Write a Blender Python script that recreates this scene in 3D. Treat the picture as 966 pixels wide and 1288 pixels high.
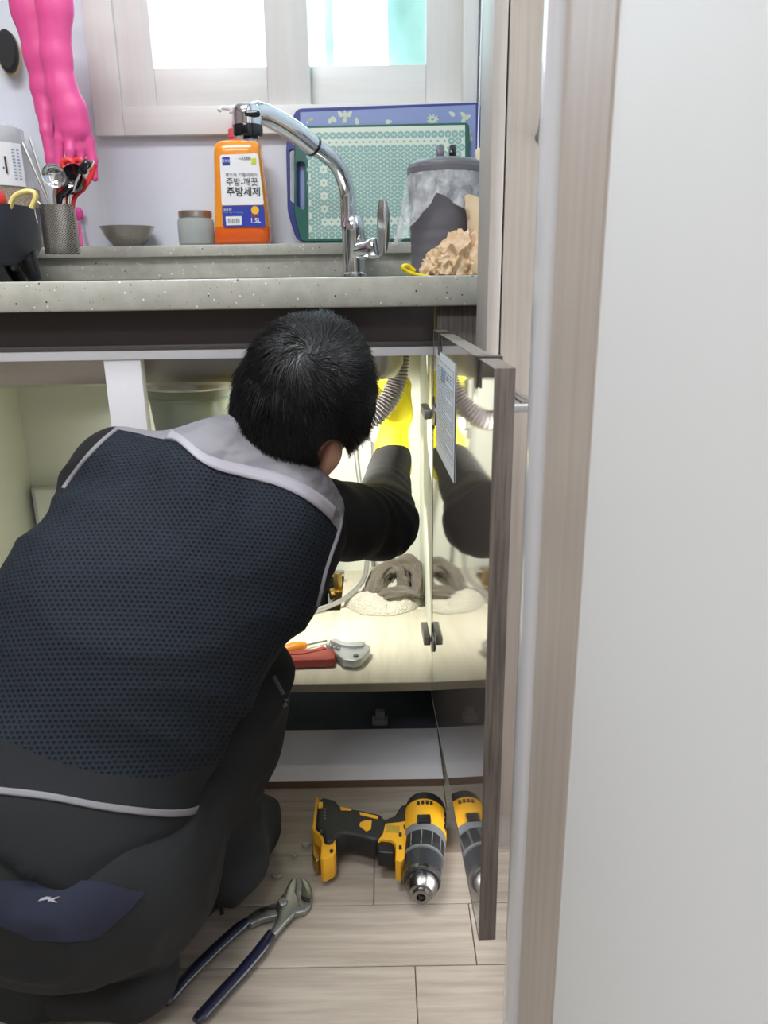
import bpy, bmesh, math, random
import numpy as np
from mathutils import Vector, Matrix, noise
from mathutils.bvhtree import BVHTree
R_ = math.radians
random.seed(7); rng = np.random.default_rng(7)
scene = bpy.context.scene
COL = scene.collection
for o in list(bpy.data.objects): bpy.data.objects.remove(o)

# ------------------------------------------------------------------ camera
CAM = Vector((0, 0, 0.868)); PITCH = R_(17.1); ROLL = R_(0.86); FPX = 962.0; CX, CY = 483.0, 644.0
_F = Vector((0, math.cos(PITCH), -math.sin(PITCH))); _R0 = Vector((1, 0, 0)); _U0 = Vector((0, math.sin(PITCH), math.cos(PITCH)))
_R = _R0 * math.cos(ROLL) - _U0 * math.sin(ROLL); _U = _R0 * math.sin(ROLL) + _U0 * math.cos(ROLL)
cd = bpy.data.cameras.new('camera'); cam = bpy.data.objects.new('camera', cd); COL.objects.link(cam)
cd.sensor_fit = 'HORIZONTAL'; cd.sensor_width = 36.0; cd.lens = 36.0 * FPX / 966.0
cd.clip_start = 0.02
cam.matrix_world = Matrix(((_R.x, _U.x, -_F.x, CAM.x), (_R.y, _U.y, -_F.y, CAM.y), (_R.z, _U.z, -_F.z, CAM.z), (0, 0, 0, 1)))
cd.dof.use_dof = True; cd.dof.focus_distance = 1.2; cd.dof.aperture_fstop = 11.0
scene.camera = cam

def ray(px, py): return (_F + _R * ((px - CX) / FPX) - _U * ((py - CY) / FPX))
def P(px, py, Y):
    d = ray(px, py); return CAM + d * (Y / d.y)
def PZ(px, py, Z):
    d = ray(px, py); return CAM + d * ((Z - CAM.z) / d.z)
def PX(px, py, X):
    d = ray(px, py); return CAM + d * (X / d.x)
def proj(p):
    d = Vector(p) - CAM; z = d.dot(_F); return (CX + FPX * d.dot(_R) / z, CY - FPX * d.dot(_U) / z)

# ------------------------------------------------------------------ world, lights, exposure
w = bpy.data.worlds.new('World'); scene.world = w; w.use_nodes = True
bg = w.node_tree.nodes['Background']; bg.inputs[0].default_value = (0.93, 0.96, 1.0, 1); bg.inputs[1].default_value = 5.5
def area(name, loc, size, sizey, power, col=(1, 1, 1), rot=(0, 0, 0)):
    l = bpy.data.lights.new(name, 'AREA'); l.shape = 'RECTANGLE'; l.size = size; l.size_y = sizey; l.energy = power; l.color = col
    o = bpy.data.objects.new(name, l); COL.objects.link(o); o.location = loc; o.rotation_euler = rot; return o
area('kitchen_ceiling_lamp_light', (-0.55, 0.55, 2.245), 0.9, 0.35, 17, (0.95, 0.98, 1.0))
area('room_ceiling_lamp_light', (-0.75, -0.75, 2.245), 0.9, 0.5, 16, (0.95, 0.98, 1.0))
scene.view_settings.view_transform = 'Standard'; scene.view_settings.look = 'None'
scene.view_settings.gamma = 1.0; scene.view_settings.use_curve_mapping = False
scene.view_settings.exposure = 0.62

# ------------------------------------------------------------------ materials
def lin(c): return tuple((x / 12.92 if x <= 0.04045 else ((x + 0.055) / 1.055) ** 2.4) for x in [v / 255.0 for v in c])
class NT:
    def __init__(s, m): s.t = m.node_tree; s.b = s.t.nodes['Principled BSDF']
    def n(s, ty, **kw):
        x = s.t.nodes.new(ty)
        for k, v in kw.items():
            if k.startswith('i_'): x.inputs[k[2:].replace('_', ' ')].default_value = v
            else: setattr(x, k, v)
        return x
    def l(s, a, b): s.t.links.new(a, b)
    def val(s, a):
        return a
    def math(s, op, a, b=None, clamp=False):
        x = s.t.nodes.new('ShaderNodeMath'); x.operation = op; x.use_clamp = clamp
        for i, q in enumerate((a, b)):
            if q is None: continue
            if isinstance(q, (int, float)): x.inputs[i].default_value = q
            else: s.l(q, x.inputs[i])
        return x.outputs[0]
    def ramp(s, fac, stops):
        x = s.t.nodes.new('ShaderNodeValToRGB'); e = x.color_ramp.elements
        e[0].position, e[0].color = stops[0][0], (*stops[0][1], 1); e[1].position, e[1].color = stops[1][0], (*stops[1][1], 1)
        for p, c in stops[2:]:
            k = e.new(p); k.color = (*c, 1)
        s.l(fac, x.inputs[0]); return x.outputs[0]
    def mix(s, fac, a, b):
        x = s.t.nodes.new('ShaderNodeMix'); x.data_type = 'RGBA'
        for i, q in ((0, fac), (6, a), (7, b)):
            if isinstance(q, (int, float)): x.inputs[i].default_value = q
            elif isinstance(q, tuple): x.inputs[i].default_value = (*q, 1)
            else: s.l(q, x.inputs[i])
        return x.outputs[2]
    def bump(s, h, strength=0.3, dist=0.002):
        x = s.n('ShaderNodeBump'); x.inputs['Strength'].default_value = strength; x.inputs['Distance'].default_value = dist
        s.l(h, x.inputs['Height']); s.l(x.outputs[0], s.b.inputs['Normal'])
    def obj(s, scale=(1, 1, 1), rot=(0, 0, 0), out='Object'):
        tc = s.n('ShaderNodeTexCoord'); mp = s.n('ShaderNodeMapping'); mp.inputs['Scale'].default_value = scale; mp.inputs['Rotation'].default_value = rot
        s.l(tc.outputs[out], mp.inputs[0]); return mp.outputs[0]
    def noise(s, vec, scale=5, detail=3, rough=0.5):
        x = s.n('ShaderNodeTexNoise'); x.inputs['Scale'].default_value = scale; x.inputs['Detail'].default_value = detail; x.inputs['Roughness'].default_value = rough
        if vec is not None: s.l(vec, x.inputs['Vector'])
        return x.outputs[0]
    def voro(s, vec, scale=5):
        x = s.n('ShaderNodeTexVoronoi'); x.inputs['Scale'].default_value = scale
        if vec is not None: s.l(vec, x.inputs['Vector'])
        return x
def mat(name, rgb, rough=0.5, metal=0.0, coat=0.0, var=0.06, vscale=6.0, bump=0.0, bscale=200, trans=0.0, alpha=1.0, spec=None, sheen=0.0, ior=None):
    m = bpy.data.materials.new(name); m.use_nodes = True; t = NT(m); b = t.b; c = lin(rgb)
    b.inputs['Roughness'].default_value = rough; b.inputs['Metallic'].default_value = metal
    b.inputs['Coat Weight'].default_value = coat; b.inputs['Coat Roughness'].default_value = 0.05
    b.inputs['Transmission Weight'].default_value = trans; b.inputs['Alpha'].default_value = alpha
    b.inputs['Sheen Weight'].default_value = sheen
    if spec is not None: b.inputs['Specular IOR Level'].default_value = spec
    if ior: b.inputs['IOR'].default_value = ior
    v = t.obj()
    f = t.noise(v, vscale, 3)
    t.l(t.mix(f, tuple(x * (1 - var) for x in c), tuple(min(1, x * (1 + var)) for x in c)), b.inputs['Base Color'])
    if bump: t.bump(t.noise(v, bscale, 2), bump, 0.001)
    m.diffuse_color = (*c, 1); return m
def woodmat(name, c0, c1, scale, rough=0.45, coat=0.0, bump=0.05, rand=0.0):
    m = bpy.data.materials.new(name); m.use_nodes = True; t = NT(m)
    v = t.obj(scale)
    if rand:
        oi = t.n('ShaderNodeObjectInfo'); ad = t.n('ShaderNodeVectorMath', operation='ADD'); cb = t.n('ShaderNodeCombineXYZ')
        t.l(t.math('MULTIPLY', oi.outputs['Random'], 37.0), cb.inputs[0]); t.l(t.math('MULTIPLY', oi.outputs['Random'], 91.0), cb.inputs[1])
        t.l(v, ad.inputs[0]); t.l(cb.outputs[0], ad.inputs[1]); v = ad.outputs[0]
    f = t.noise(v, 1.0, 5, 0.65)
    col = t.ramp(f, [(0.36, lin(c0)), (0.64, lin(c1))])
    if rand:
        k = t.math('MULTIPLY_ADD', oi.outputs['Random'], rand); k.node.inputs[2].default_value = 1 - rand / 2
        hs = t.n('ShaderNodeHueSaturation'); t.l(k, hs.inputs['Value']); t.l(col, hs.inputs['Color']); col = hs.outputs[0]
    t.l(col, t.b.inputs['Base Color']); t.b.inputs['Roughness'].default_value = rough; t.b.inputs['Coat Weight'].default_value = coat; t.b.inputs['Coat Roughness'].default_value = 0.02
    if bump: t.bump(f, bump, 0.001)
    m.diffuse_color = (*lin(c1), 1); return m
def counter_mat():
    m = bpy.data.materials.new('engineered_stone'); m.use_nodes = True; t = NT(m); v = t.obj()
    base = t.ramp(t.noise(v, 40, 3), [(0.35, lin((172, 170, 160))), (0.65, lin((184, 182, 172)))])
    def specks(scale, thr, keep):
        vo = t.voro(v, scale); sp = t.n('ShaderNodeSeparateColor'); t.l(vo.outputs['Color'], sp.inputs[0])
        return t.math('MULTIPLY', t.math('LESS_THAN', vo.outputs['Distance'], thr), t.math('LESS_THAN', sp.outputs[0], keep))
    c = t.mix(specks(190, 0.2, 0.22), base, lin((140, 134, 124)))
    c = t.mix(specks(130, 0.2, 0.055), c, lin((52, 48, 45)))
    c = t.mix(specks(150, 0.25, 0.10), c, lin((232, 230, 222)))
    t.l(c, t.b.inputs['Base Color']); t.b.inputs['Roughness'].default_value = 0.35; return m
def metalmat(name, rgb, rough=0.2, brushed=0.0):
    m = bpy.data.materials.new(name); m.use_nodes = True; t = NT(m); b = t.b; b.inputs['Metallic'].default_value = 1.0
    v = t.obj((3, 3, 90) if brushed else (6, 6, 6)); f = t.noise(v, 4, 3)
    c = lin(rgb); t.l(t.mix(f, tuple(x * .93 for x in c), c), b.inputs['Base Color'])
    r = t.math('MULTIPLY_ADD', f, 0.15 + brushed); r.node.inputs[2].default_value = max(0.02, rough - 0.07); t.l(r, b.inputs['Roughness'])
    return m
MT = {}
MT['wall'] = mat('white_wall_panel', (226, 230, 240), 0.22, coat=0.25, var=0.015)
MT['wallpaper'] = mat('pale_wallpaper', (230, 230, 230), 0.6, var=0.02, vscale=2)
MT['rearwall'] = mat('taupe_rear_wall', (120, 112, 106), .7, var=.1, vscale=1.5)
MT['ceiling'] = mat('ceiling_paint', (238, 238, 236), 0.8, var=0.02)
MT['upvc'] = woodmat('white_woodgrain_upvc', (226, 223, 219), (231, 228, 225), (60, 60, 4), 0.4)
MT['upvc_h'] = woodmat('white_woodgrain_upvc_rail', (226, 223, 219), (231, 228, 225), (4, 60, 60), 0.4)
MT['stone'] = counter_mat()
MT['cream'] = mat('cream_laminate', (230, 233, 222), 0.45, var=0.02)
MT['white_lam'] = mat('white_laminate', (232, 231, 236), 0.4, var=0.015)
MT['shelf'] = woodmat('pale_wood_laminate', (218, 211, 192), (232, 227, 210), (50, 5, 50), 0.42)
MT['shelf_edge'] = mat('board_edge', (150, 142, 120), 0.7, var=0.1, vscale=60)
MT['rail'] = mat('dark_brown_rail', (62, 56, 56), 0.3, coat=0.3, var=0.12, vscale=5)
MT['darkwood'] = woodmat('taupe_woodgrain', (88, 79, 73), (128, 118, 110), (260, 260, 9), 0.5)
MT['doorgloss'] = mat('taupe_high_gloss', (116, 107, 101), 0.05, coat=1.0, var=0.03, vscale=3)
MT['beige'] = woodmat('beige_woodgrain', (164, 155, 146), (175, 167, 158), (150, 150, 3), 0.5)
MT['beige_lt'] = woodmat('pale_beige_edge', (162, 155, 148), (172, 166, 160), (150, 150, 3), 0.5)
MT['casing'] = woodmat('casing_woodgrain', (178, 166, 156), (188, 177, 168), (90, 90, 3), 0.45)
MT['casing_edge'] = mat('casing_gloss_edge', (206, 205, 208), 0.18, coat=0.5, var=0.02)
MT['plank'] = woodmat('pale_oak_floor', (155, 143, 130), (180, 169, 156), (4, 60, 60), 0.42, rand=0.12)
MT['joint'] = mat('floor_joint', (120, 106, 94), 0.8)
MT['dark'] = mat('shaded_subfloor', (70, 76, 88), 0.8, var=0.3, vscale=12)  # shade of the gap under the cabinet is put into this floor colour
MT['chrome'] = metalmat('chrome', (228, 230, 233), 0.08)
MT['steel'] = metalmat('brushed_steel', (190, 188, 184), 0.3, 0.15)
MT['steel_d'] = metalmat('dull_steel', (160, 160, 160), 0.4, 0.1)
MT['brass'] = metalmat('aged_brass', (190, 160, 90), 0.4)
MT['black'] = mat('black_plastic', (24, 24, 27), 0.45, var=0.15)
MT['blackgl'] = mat('glossy_black_plastic', (16, 17, 24), 0.15, coat=0.4)
MT['white'] = mat('white_plastic', (236, 236, 236), 0.4)
MT['label'] = mat('label_white', (240, 239, 240), 0.5, var=0.01)
MT['paper'] = mat('notice_paper', (222, 228, 236), 0.7, var=0.02)
MT['ink'] = mat('dark_ink', (45, 45, 50), 0.6)
MT['inkgrey'] = mat('grey_ink', (140, 140, 146), 0.6)
MT['inkblue'] = mat('pale_blue_ink', (150, 172, 196), 0.6)
MT['blueprint'] = mat('label_blue', (42, 62, 168), 0.45)
MT['yellowprint'] = mat('label_yellow', (244, 190, 40), 0.45)
MT['redprint'] = mat('label_orange', (230, 84, 40), 0.45)
MT['limeprint'] = mat('label_lime', (206, 214, 70), 0.45)

# ------------------------------------------------------------------ mesh helpers
class MB:
    def __init__(s, M=None): s.v = []; s.f = []; s.M = M
    def add(s, v, f):
        o = len(s.v)
        if s.M is not None: v = [tuple(s.M @ Vector(p)) for p in v]
        s.v += [tuple(p) for p in v]; s.f += [tuple(o + i for i in q) for q in f]; return s
    def bm(s, bm):
        bm.verts.ensure_lookup_table(); bm.verts.index_update()
        s.add([v.co[:] for v in bm.verts], [[v.index for v in f.verts] for f in bm.faces]); bm.free(); return s
    def box(s, a, b, bev=0.0, seg=2, rz=0.0):
        bm = bmesh.new(); bmesh.ops.create_cube(bm, size=1)
        a, b = Vector(a), Vector(b); c = (a + b) / 2; d = b - a
        for v in bm.verts: v.co = Vector((v.co.x * d.x, v.co.y * d.y, v.co.z * d.z))
        if bev: bmesh.ops.bevel(bm, geom=list(bm.edges), offset=min(bev, min(abs(x) for x in d) * .45), segments=seg, affect='EDGES', profile=0.5)
        rm = Matrix.Rotation(rz, 3, 'Z')
        for v in bm.verts: v.co = rm @ v.co + c
        return s.bm(bm)
    def tube(s, pts, r, n=10, cap=True, flat=None):
        pts = [Vector(p) for p in pts]; k = len(pts); rs = r if isinstance(r, (list, tuple)) else [r] * k
        t0 = (pts[1] - pts[0]).normalized(); up = Vector((0, 0, 1)) if abs(t0.z) < .9 else Vector((0, 1, 0))
        nx = t0.cross(up).normalized(); V = []; F = []
        for i, p in enumerate(pts):
            t = (pts[min(i + 1, k - 1)] - pts[max(i - 1, 0)]).normalized()
            nx = (nx - t * nx.dot(t)).normalized(); ny = t.cross(nx)
            for j in range(n):
                a = 2 * math.pi * j / n; V.append(p + (nx * math.cos(a) + ny * math.sin(a) * (flat or 1)) * rs[i])
        for i in range(k - 1):
            for j in range(n): F.append((i * n + j, i * n + (j + 1) % n, (i + 1) * n + (j + 1) % n, (i + 1) * n + j))
        if cap: F += [tuple(range(n))[::-1], tuple((k - 1) * n + j for j in range(n))]
        return s.add(V, F)
    def lathe(s, prof, c=(0, 0, 0), ax=(0, 0, 1), n=24, sx=1.0, sy=1.0, wob=None):
        ax = Vector(ax).normalized(); q = Vector((0, 0, 1)).rotation_difference(ax); c = Vector(c); V = []; F = []; k = len(prof)
        for i, (r, z) in enumerate(prof):
            for j in range(n):
                a = 2 * math.pi * j / n; rr = max(r, 1e-5)
                if wob: rr, z2 = wob(i, a, rr, z)
                else: z2 = z
                V.append(c + q @ Vector((rr * math.cos(a) * sx, rr * math.sin(a) * sy, z2)))
        for i in range(k - 1):
            for j in range(n): F.append((i * n + j, i * n + (j + 1) % n, (i + 1) * n + (j + 1) % n, (i + 1) * n + j))
        if prof[0][0] > 1e-4 and prof[0] != prof[-1] and not wob: F.append(tuple(range(n))[::-1])
        if prof[-1][0] > 1e-4 and prof[0] != prof[-1] and not wob: F.append(tuple((k - 1) * n + j for j in range(n)))
        return s.add(V, F)
    def prism(s, poly, d, bev=0.0, seg=2):
        """polygon of 3D points extruded by vector d"""
        bm = bmesh.new(); vs = [bm.verts.new(Vector(p)) for p in poly]; f = bm.faces.new(vs)
        r = bmesh.ops.extrude_face_region(bm, geom=[f]); ev = [e for e in r['geom'] if isinstance(e, bmesh.types.BMVert)]
        bmesh.ops.translate(bm, vec=Vector(d), verts=ev)
        bmesh.ops.recalc_face_normals(bm, faces=list(bm.faces))
        if bev: bmesh.ops.bevel(bm, geom=list(bm.edges), offset=bev, segments=seg, affect='EDGES', profile=0.5, clamp_overlap=True)
        return s.bm(bm)
    def ell(s, c, r, n=16, m=10, rot=None):
        V = []; F = []; c = Vector(c)
        for i in range(m + 1):
            th = math.pi * i / m
            for j in range(n):
                a = 2 * math.pi * j / n
                p = Vector((r[0] * math.sin(th) * math.cos(a), r[1] * math.sin(th) * math.sin(a), r[2] * math.cos(th)))
                if rot: p = rot @ p
                V.append(c + p)
        for i in range(m):
            for j in range(n): F.append((i * n + j, (i + 1) * n + j, (i + 1) * n + (j + 1) % n, i * n + (j + 1) % n))
        return s.add(V, F)
    def mesh(s, name, ang=35):
        me = bpy.data.meshes.new(name); me.from_pydata(s.v, [], s.f); me.validate(); me.update()
        bm = bmesh.new(); bm.from_mesh(me); bmesh.ops.remove_doubles(bm, verts=bm.verts, dist=1e-6); bmesh.ops.recalc_face_normals(bm, faces=bm.faces); bm.to_mesh(me); bm.free()
        if ang:
            me.polygons.foreach_set('use_smooth', [True] * len(me.polygons)); me.set_sharp_from_angle(angle=R_(ang))
        return me
    def build(s, name, m, parent=None, ang=35, label=None):
        return link(s.mesh(name, ang), name, m, parent, label)
def link(me, name, m, parent=None, label=None):
    o = bpy.data.objects.new(name, me); COL.objects.link(o)
    if m is not None: me.materials.append(MT[m] if isinstance(m, str) else m)
    if parent is not None:
        o.parent = parent
        if parent.type == 'EMPTY': o.matrix_parent_inverse = Matrix.Translation(-parent.location)
    if label: o['label'] = label
    return o
def thing(name, label, cat, loc, group=None):
    o = bpy.data.objects.new(name, None); COL.objects.link(o); o.location = Vector(loc); o.empty_display_size = 0.05
    return tag(o, label, cat, group)
def tag(o, label, cat, group=None):
    o['label'] = label; o['category'] = cat
    if group: o['group'] = group
    return o
def struct(o, label=None):
    o['kind'] = 'structure'
    if label: o['label'] = label
    return o
def arc(pts, n=8):
    """Catmull-Rom through points"""
    pts = [Vector(p) for p in pts]; out = []
    q = [pts[0] * 2 - pts[1]] + pts + [pts[-1] * 2 - pts[-2]]
    for i in range(1, len(q) - 2):
        for k in range(n):
            t = k / n; a, b, c, d = q[i - 1], q[i], q[i + 1], q[i + 2]
            out.append(0.5 * ((2 * b) + (c - a) * t + (2 * a - 5 * b + 4 * c - d) * t * t + (3 * b - a - 3 * c + d) * t ** 3))
    return out + [pts[-1]]
def shape2d(outer, holes, thick, bev, M, name, m, parent, label=None):
    """flat plate with holes; polygons are 2D; M places it (local xy, z thickness)"""
    cu = bpy.data.curves.new('tmp', 'CURVE'); cu.dimensions = '2D'; cu.fill_mode = 'BOTH'; cu.extrude = thick / 2 - bev; cu.bevel_depth = bev; cu.bevel_resolution = 1; cu.offset = -bev
    for poly in [outer] + holes:
        sp = cu.splines.new('POLY'); sp.points.add(len(poly) - 1); sp.use_cyclic_u = True
        for p, q in zip(sp.points, poly): p.co = (q[0], q[1], 0, 1)
    return curve_to_mesh(cu, M, name, m, parent, label)
def curve_to_mesh(cu, M, name, m, parent, label=None):
    ob = bpy.data.objects.new('tmp', cu); COL.objects.link(ob)
    dg = bpy.context.evaluated_depsgraph_get(); dg.update()
    me = bpy.data.meshes.new_from_object(ob.evaluated_get(dg)); bpy.data.objects.remove(ob); bpy.data.curves.remove(cu)
    me.materials.clear(); me.transform(M); me.name = name
    if len(me.polygons): me.polygons.foreach_set('use_smooth', [True] * len(me.polygons)); me.set_sharp_from_angle(angle=R_(35))
    return link(me, name, m, parent, label)
def text(body, M, size, name, m, parent, align='CENTER', thick=0.0002, bold=0.0):
    cu = bpy.data.curves.new('tmp', 'FONT'); cu.body = body; cu.size = size; cu.extrude = thick; cu.align_x = align; cu.align_y = 'CENTER'; cu.offset = bold
    cu.resolution_u = 3
    return curve_to_mesh(cu, M, name, m, parent)
def rrect(x0, y0, x1, y1, r, n=6):
    out = []
    for cx, cy, a0 in ((x1 - r, y1 - r, 0), (x0 + r, y1 - r, 90), (x0 + r, y0 + r, 180), (x1 - r, y0 + r, 270)):
        for k in range(n + 1):
            a = R_(a0 + 90 * k / n); out.append((cx + r * math.cos(a), cy + r * math.sin(a)))
    return out
def frame(o, x, y):
    """matrix with local x,y axes at origin o; z = x cross y"""
    x = Vector(x).normalized(); y = Vector(y); y = (y - x * y.dot(x)).normalized(); z = x.cross(y)
    return Matrix(((x.x, y.x, z.x, o[0]), (x.y, y.y, z.y, o[1]), (x.z, y.z, z.z, o[2]), (0, 0, 0, 1)))
FRONT = lambda o: frame(o, (1, 0, 0), (0, 0, 1))      # plate facing the room (-Y)

# ------------------------------------------------------------------ the room
EYE = CAM.z
YW = 1.87
fl = MB().box((-1.75, -1.5, -0.03), (0.9, 1.34, -0.006)).build('floor', 'joint'); struct(fl, 'pale wood plank floor')
PW = 0.1035; PL = 0.86
pm = MB().box((0, 0, -0.006), (PL - 0.0012, PW - 0.0012, 0.0), 0.0008, 1).mesh('plank'); pm.materials.append(MT['plank'])
row = 0; y = 0.995 + PW * 3
offs = {}
jx1 = PZ(471, 1112, 0).x; jx2 = PZ(594, 1168, 0).x
while y > -1.5:
    y0 = y - PW; mid = y0 + PW / 2
    if abs(mid - 0.94) < 0.06: st = jx1
    elif abs(mid - 0.84) < 0.05: st = jx2
    else: st = -1.75 + random.uniform(0, PL)
    x = st - PL * 3
    while x < 0.9:
        if x + PL > -1.75:
            o = bpy.data.objects.new('plank', pm); COL.objects.link(o); o.parent = fl; o.location = (x, y0, 0)
        x += PL
    y -= PW; row += 1
sub = MB().box((-1.75, 1.325, -0.05), (0.9, 1.9, -0.004)).build('floor_under_cabinet', 'dark'); struct(sub, 'unfinished floor under the sink cabinet, darkened for the shade there')

# window opening in pixel space on plane of the wall
wl = P(112, 87, 1.85).x; wr = P(601, 60, 1.85).x; wb = P(300, 169, 1.85).z; wt = wb + 1.0
m = MB()
m.box((-1.75, YW, -0.05), (wl + .03, YW + .12, 2.3)); m.box((wr - .03, YW, -0.05), (0.9, YW + .12, 2.3))
m.box((wl + .03, YW, -0.05), (wr - .03, YW + .12, wb + .03)); m.box((wl + .03, YW, wt - .03), (wr - .03, YW + .12, 2.3))
struct(m.build('wall_back', 'wall'), 'glossy white wall behind the sink')
sx = P(129, 240, YW).x
struct(MB().box((sx - .0007, YW - .0006, EYE + .08), (sx + .0007, YW + .001, wb - .002)).build('trim_1', 'wallpaper'))
struct(MB().box((-1.8, -1.5, 0), (-1.75, 1.99, 2.3)).build('wall_left', 'rearwall'))
struct(MB().box((-1.8, -1.55, 0), (0.9, -1.5, 2.3)).build('wall_rear', 'rearwall'))
struct(MB().box((-1.8, -1.55, 2.3), (0.9, 1.99, 2.35)).build('ceiling', 'ceiling'))
for nm, (lx, ly), (sx_, sy_) in (('kitchen', (-0.55, 0.55), (0.9, .35)), ('room', (-.75, -.75), (.9, .5))):
    struct(MB().box((lx - sx_ / 2 - .02, ly - sy_ / 2 - .02, 2.255), (lx + sx_ / 2 + .02, ly + sy_ / 2 + .02, 2.3), .01).build('ceiling_lamp_housing', 'white'), 'white ceiling lamp housing')
# near wall on the right and its door casing
NX = 0.140
struct(MB().box((NX, -1.5, 0), (0.9, 0.505, 2.3)).build('wall_right', 'wallpaper'), 'pale wall close on the right')
prof = [(NX + .03, .50), (NX - .002, .505), (.1375, .512), (.1355, .53), (.1325, .60), (.132, .612)]
casing = [Vector((x, y, 0)) for x, y in prof] + [Vector((.20, .612, 0)), Vector((.20, .50, 0))]
struct(MB().prism(casing, (0, 0, 2.3)).build('trim_2', 'casing'), 'beige wood grain door casing')
edge = [Vector((.1325 + .011 * math.cos(a), .632 + .022 * math.sin(a), 0)) for a in [R_(d) for d in range(270, 89, -15)]] + [Vector((.2, .654, 0)), Vector((.2, .612, 0))]
struct(MB().prism(edge, (0, 0, 2.3)).build('trim_3', 'casing_edge'), 'pale glossy rounded edge of the door casing')
struct(MB().box((.2, .505, 0), (0.9, .654, 2.3)).build('wall_right_return', 'wallpaper'))
# alcove side wall and the tall cabinet
AX = 0.222
struct(MB().box((AX, 1.05, 0), (0.9, YW, 2.3)).build('wall_alcove', 'wall'), 'white side wall of the sink alcove')
tz = PZ(640, 1026, 0.07).z
sxl = P(617, 220, 0.99).x; sxr = P(635, 220, 0.99).x
tc_ = thing('tall_cabinet', 'tall beige wood grain cupboard to the right of the sink', 'cabinet', (0.5, 1.0, 0))
MB().box((sxl, 0.99, 0.0), (sxr - .0012, 1.10, 2.28), .0008).build('side_panel', 'beige_lt', tc_)
MB().box((sxr, 1.01, 0.07), (0.895, 1.049, 2.28)).build('carcass', 'beige_lt', tc_)
td = MB().box((sxr + .001, 0.99, 0.072), (0.60, 1.009, 2.27), .001).build('door', 'beige', tc_)
MB().box((sxr, 1.005, 0.0), (0.895, 1.04, 0.068)).build('kick_board', 'beige_lt', tc_)
hx = P(681, 150, 0.985); hz0 = P(677, 172, .985).z; hz1 = hz0 + .16
MB().tube(arc([(hx.x, .99, hz0), (hx.x, .972, hz0 + .008), (hx.x + .001, .962, hz0 + .05), (hx.x + .001, .962, hz1 - .05), (hx.x, .972, hz1 - .008), (hx.x, .99, hz1)], 6), .006, 10).build('handle', 'steel_d', td, label='bowed grey metal handle')

# window
wd = thing('window_1', 'white wood grain sliding window above the sink', 'window', ((wl + wr) / 2, YW, wb)); wd['kind'] = 'structure'; del wd['category']
def fr4(x0, x1, z0, z1, ws, wbm, y0, y1, mats, parent, name, bev=.002):
    MB().box((x0, y0, z0), (x0 + ws[0], y1, z1), bev).build(name + '_stile', mats[0], parent)
    MB().box((x1 - ws[1], y0, z0), (x1, y1, z1), bev).build(name + '_stile', mats[0], parent)
    MB().box((x0 + ws[0], y0 + .0005, z0), (x1 - ws[1], y1, z0 + wbm), bev).build(name + '_rail', mats[1], parent)
    MB().box((x0 + ws[0], y0 + .0005, z1 - wbm), (x1 - ws[1], y1, z1), bev).build(name + '_rail', mats[1], parent)
UV_ = ('upvc', 'upvc_h')
Z = lambda py, Y, px=300: P(px, py, Y).z
X = lambda px, Y, py=60: P(px, py, Y).x
obz = Z(133, 1.85) - wb
fr4(wl, wr, wb, wt, (X(149, 1.85, 87) - wl, wr - X(583, 1.85)), obz, 1.845, 1.90, UV_, wd, 'outer_frame')
Yl = 1.855; l0, l1 = X(146, Yl), X(388, Yl); lz0 = wb + obz - .006
fr4(l0, l1, lz0, wt - .05, (X(191, Yl) - l0, l1 - X(334, Yl)), Z(84, Yl) - lz0, Yl, 1.885, UV_, wd, 'sash')
Yr = 1.882; r0, r1 = X(370, Yr), X(588, Yr)
fr4(r0, r1, lz0, wt - .05, (.03, r1 - X(536, Yr)), Z(81, Yr, 480) - lz0, Yr + .004, 1.915, UV_, wd, 'sash')
def glass(name, tint, frost):
    m = bpy.data.materials.new(name); m.use_nodes = True; t = NT(m); tr = t.n('ShaderNodeBsdfTransparent'); tr.inputs[0].default_value = (*tint, 1)
    tl = t.n('ShaderNodeBsdfTranslucent'); tl.inputs[0].default_value = (*tint, 1); gl = t.n('ShaderNodeBsdfGlossy'); gl.inputs['Roughness'].default_value = .1
    mx = t.n('ShaderNodeMixShader'); f = t.math('MULTIPLY_ADD', t.noise(t.obj(), 30, 3), 0.2); f.node.inputs[2].default_value = frost - .1; t.l(f, mx.inputs[0]); t.l(tr.outputs[0], mx.inputs[1]); t.l(tl.outputs[0], mx.inputs[2])
    m2 = t.n('ShaderNodeMixShader'); m2.inputs[0].default_value = .05; t.l(mx.outputs[0], m2.inputs[1]); t.l(gl.outputs[0], m2.inputs[2])
    t.l(m2.outputs[0], t.t.nodes['Material Output'].inputs[0]); return m
MB().box((X(189, Yl), 1.868, Z(88, Yl)), (X(337, Yl), 1.873, wt - .09)).build('pane', glass('frosted_pane', (.86, .93, 1.0), .35), wd)
MB().box((r0 + .02, 1.897, Z(86, Yr, 480)), (X(538, Yr), 1.902, wt - .09)).build('pane', glass('teal_pane', (.72, .92, .90), .08), wd)
# outer sliding sashes seen through the frosted panes
Yo = 1.935
fr4(X(293, Yo), X(420, Yo), wb + .02, wt - .02, (X(345, Yo) - X(293, Yo), .02), .07, Yo, 1.955, UV_, wd, 'outer_sash')
fr4(X(488, Yo), wr + .02, wb + .02, wt - .02, (.12, .05), .09, Yo + .02, 1.975, UV_, wd, 'outer_sash')
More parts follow.
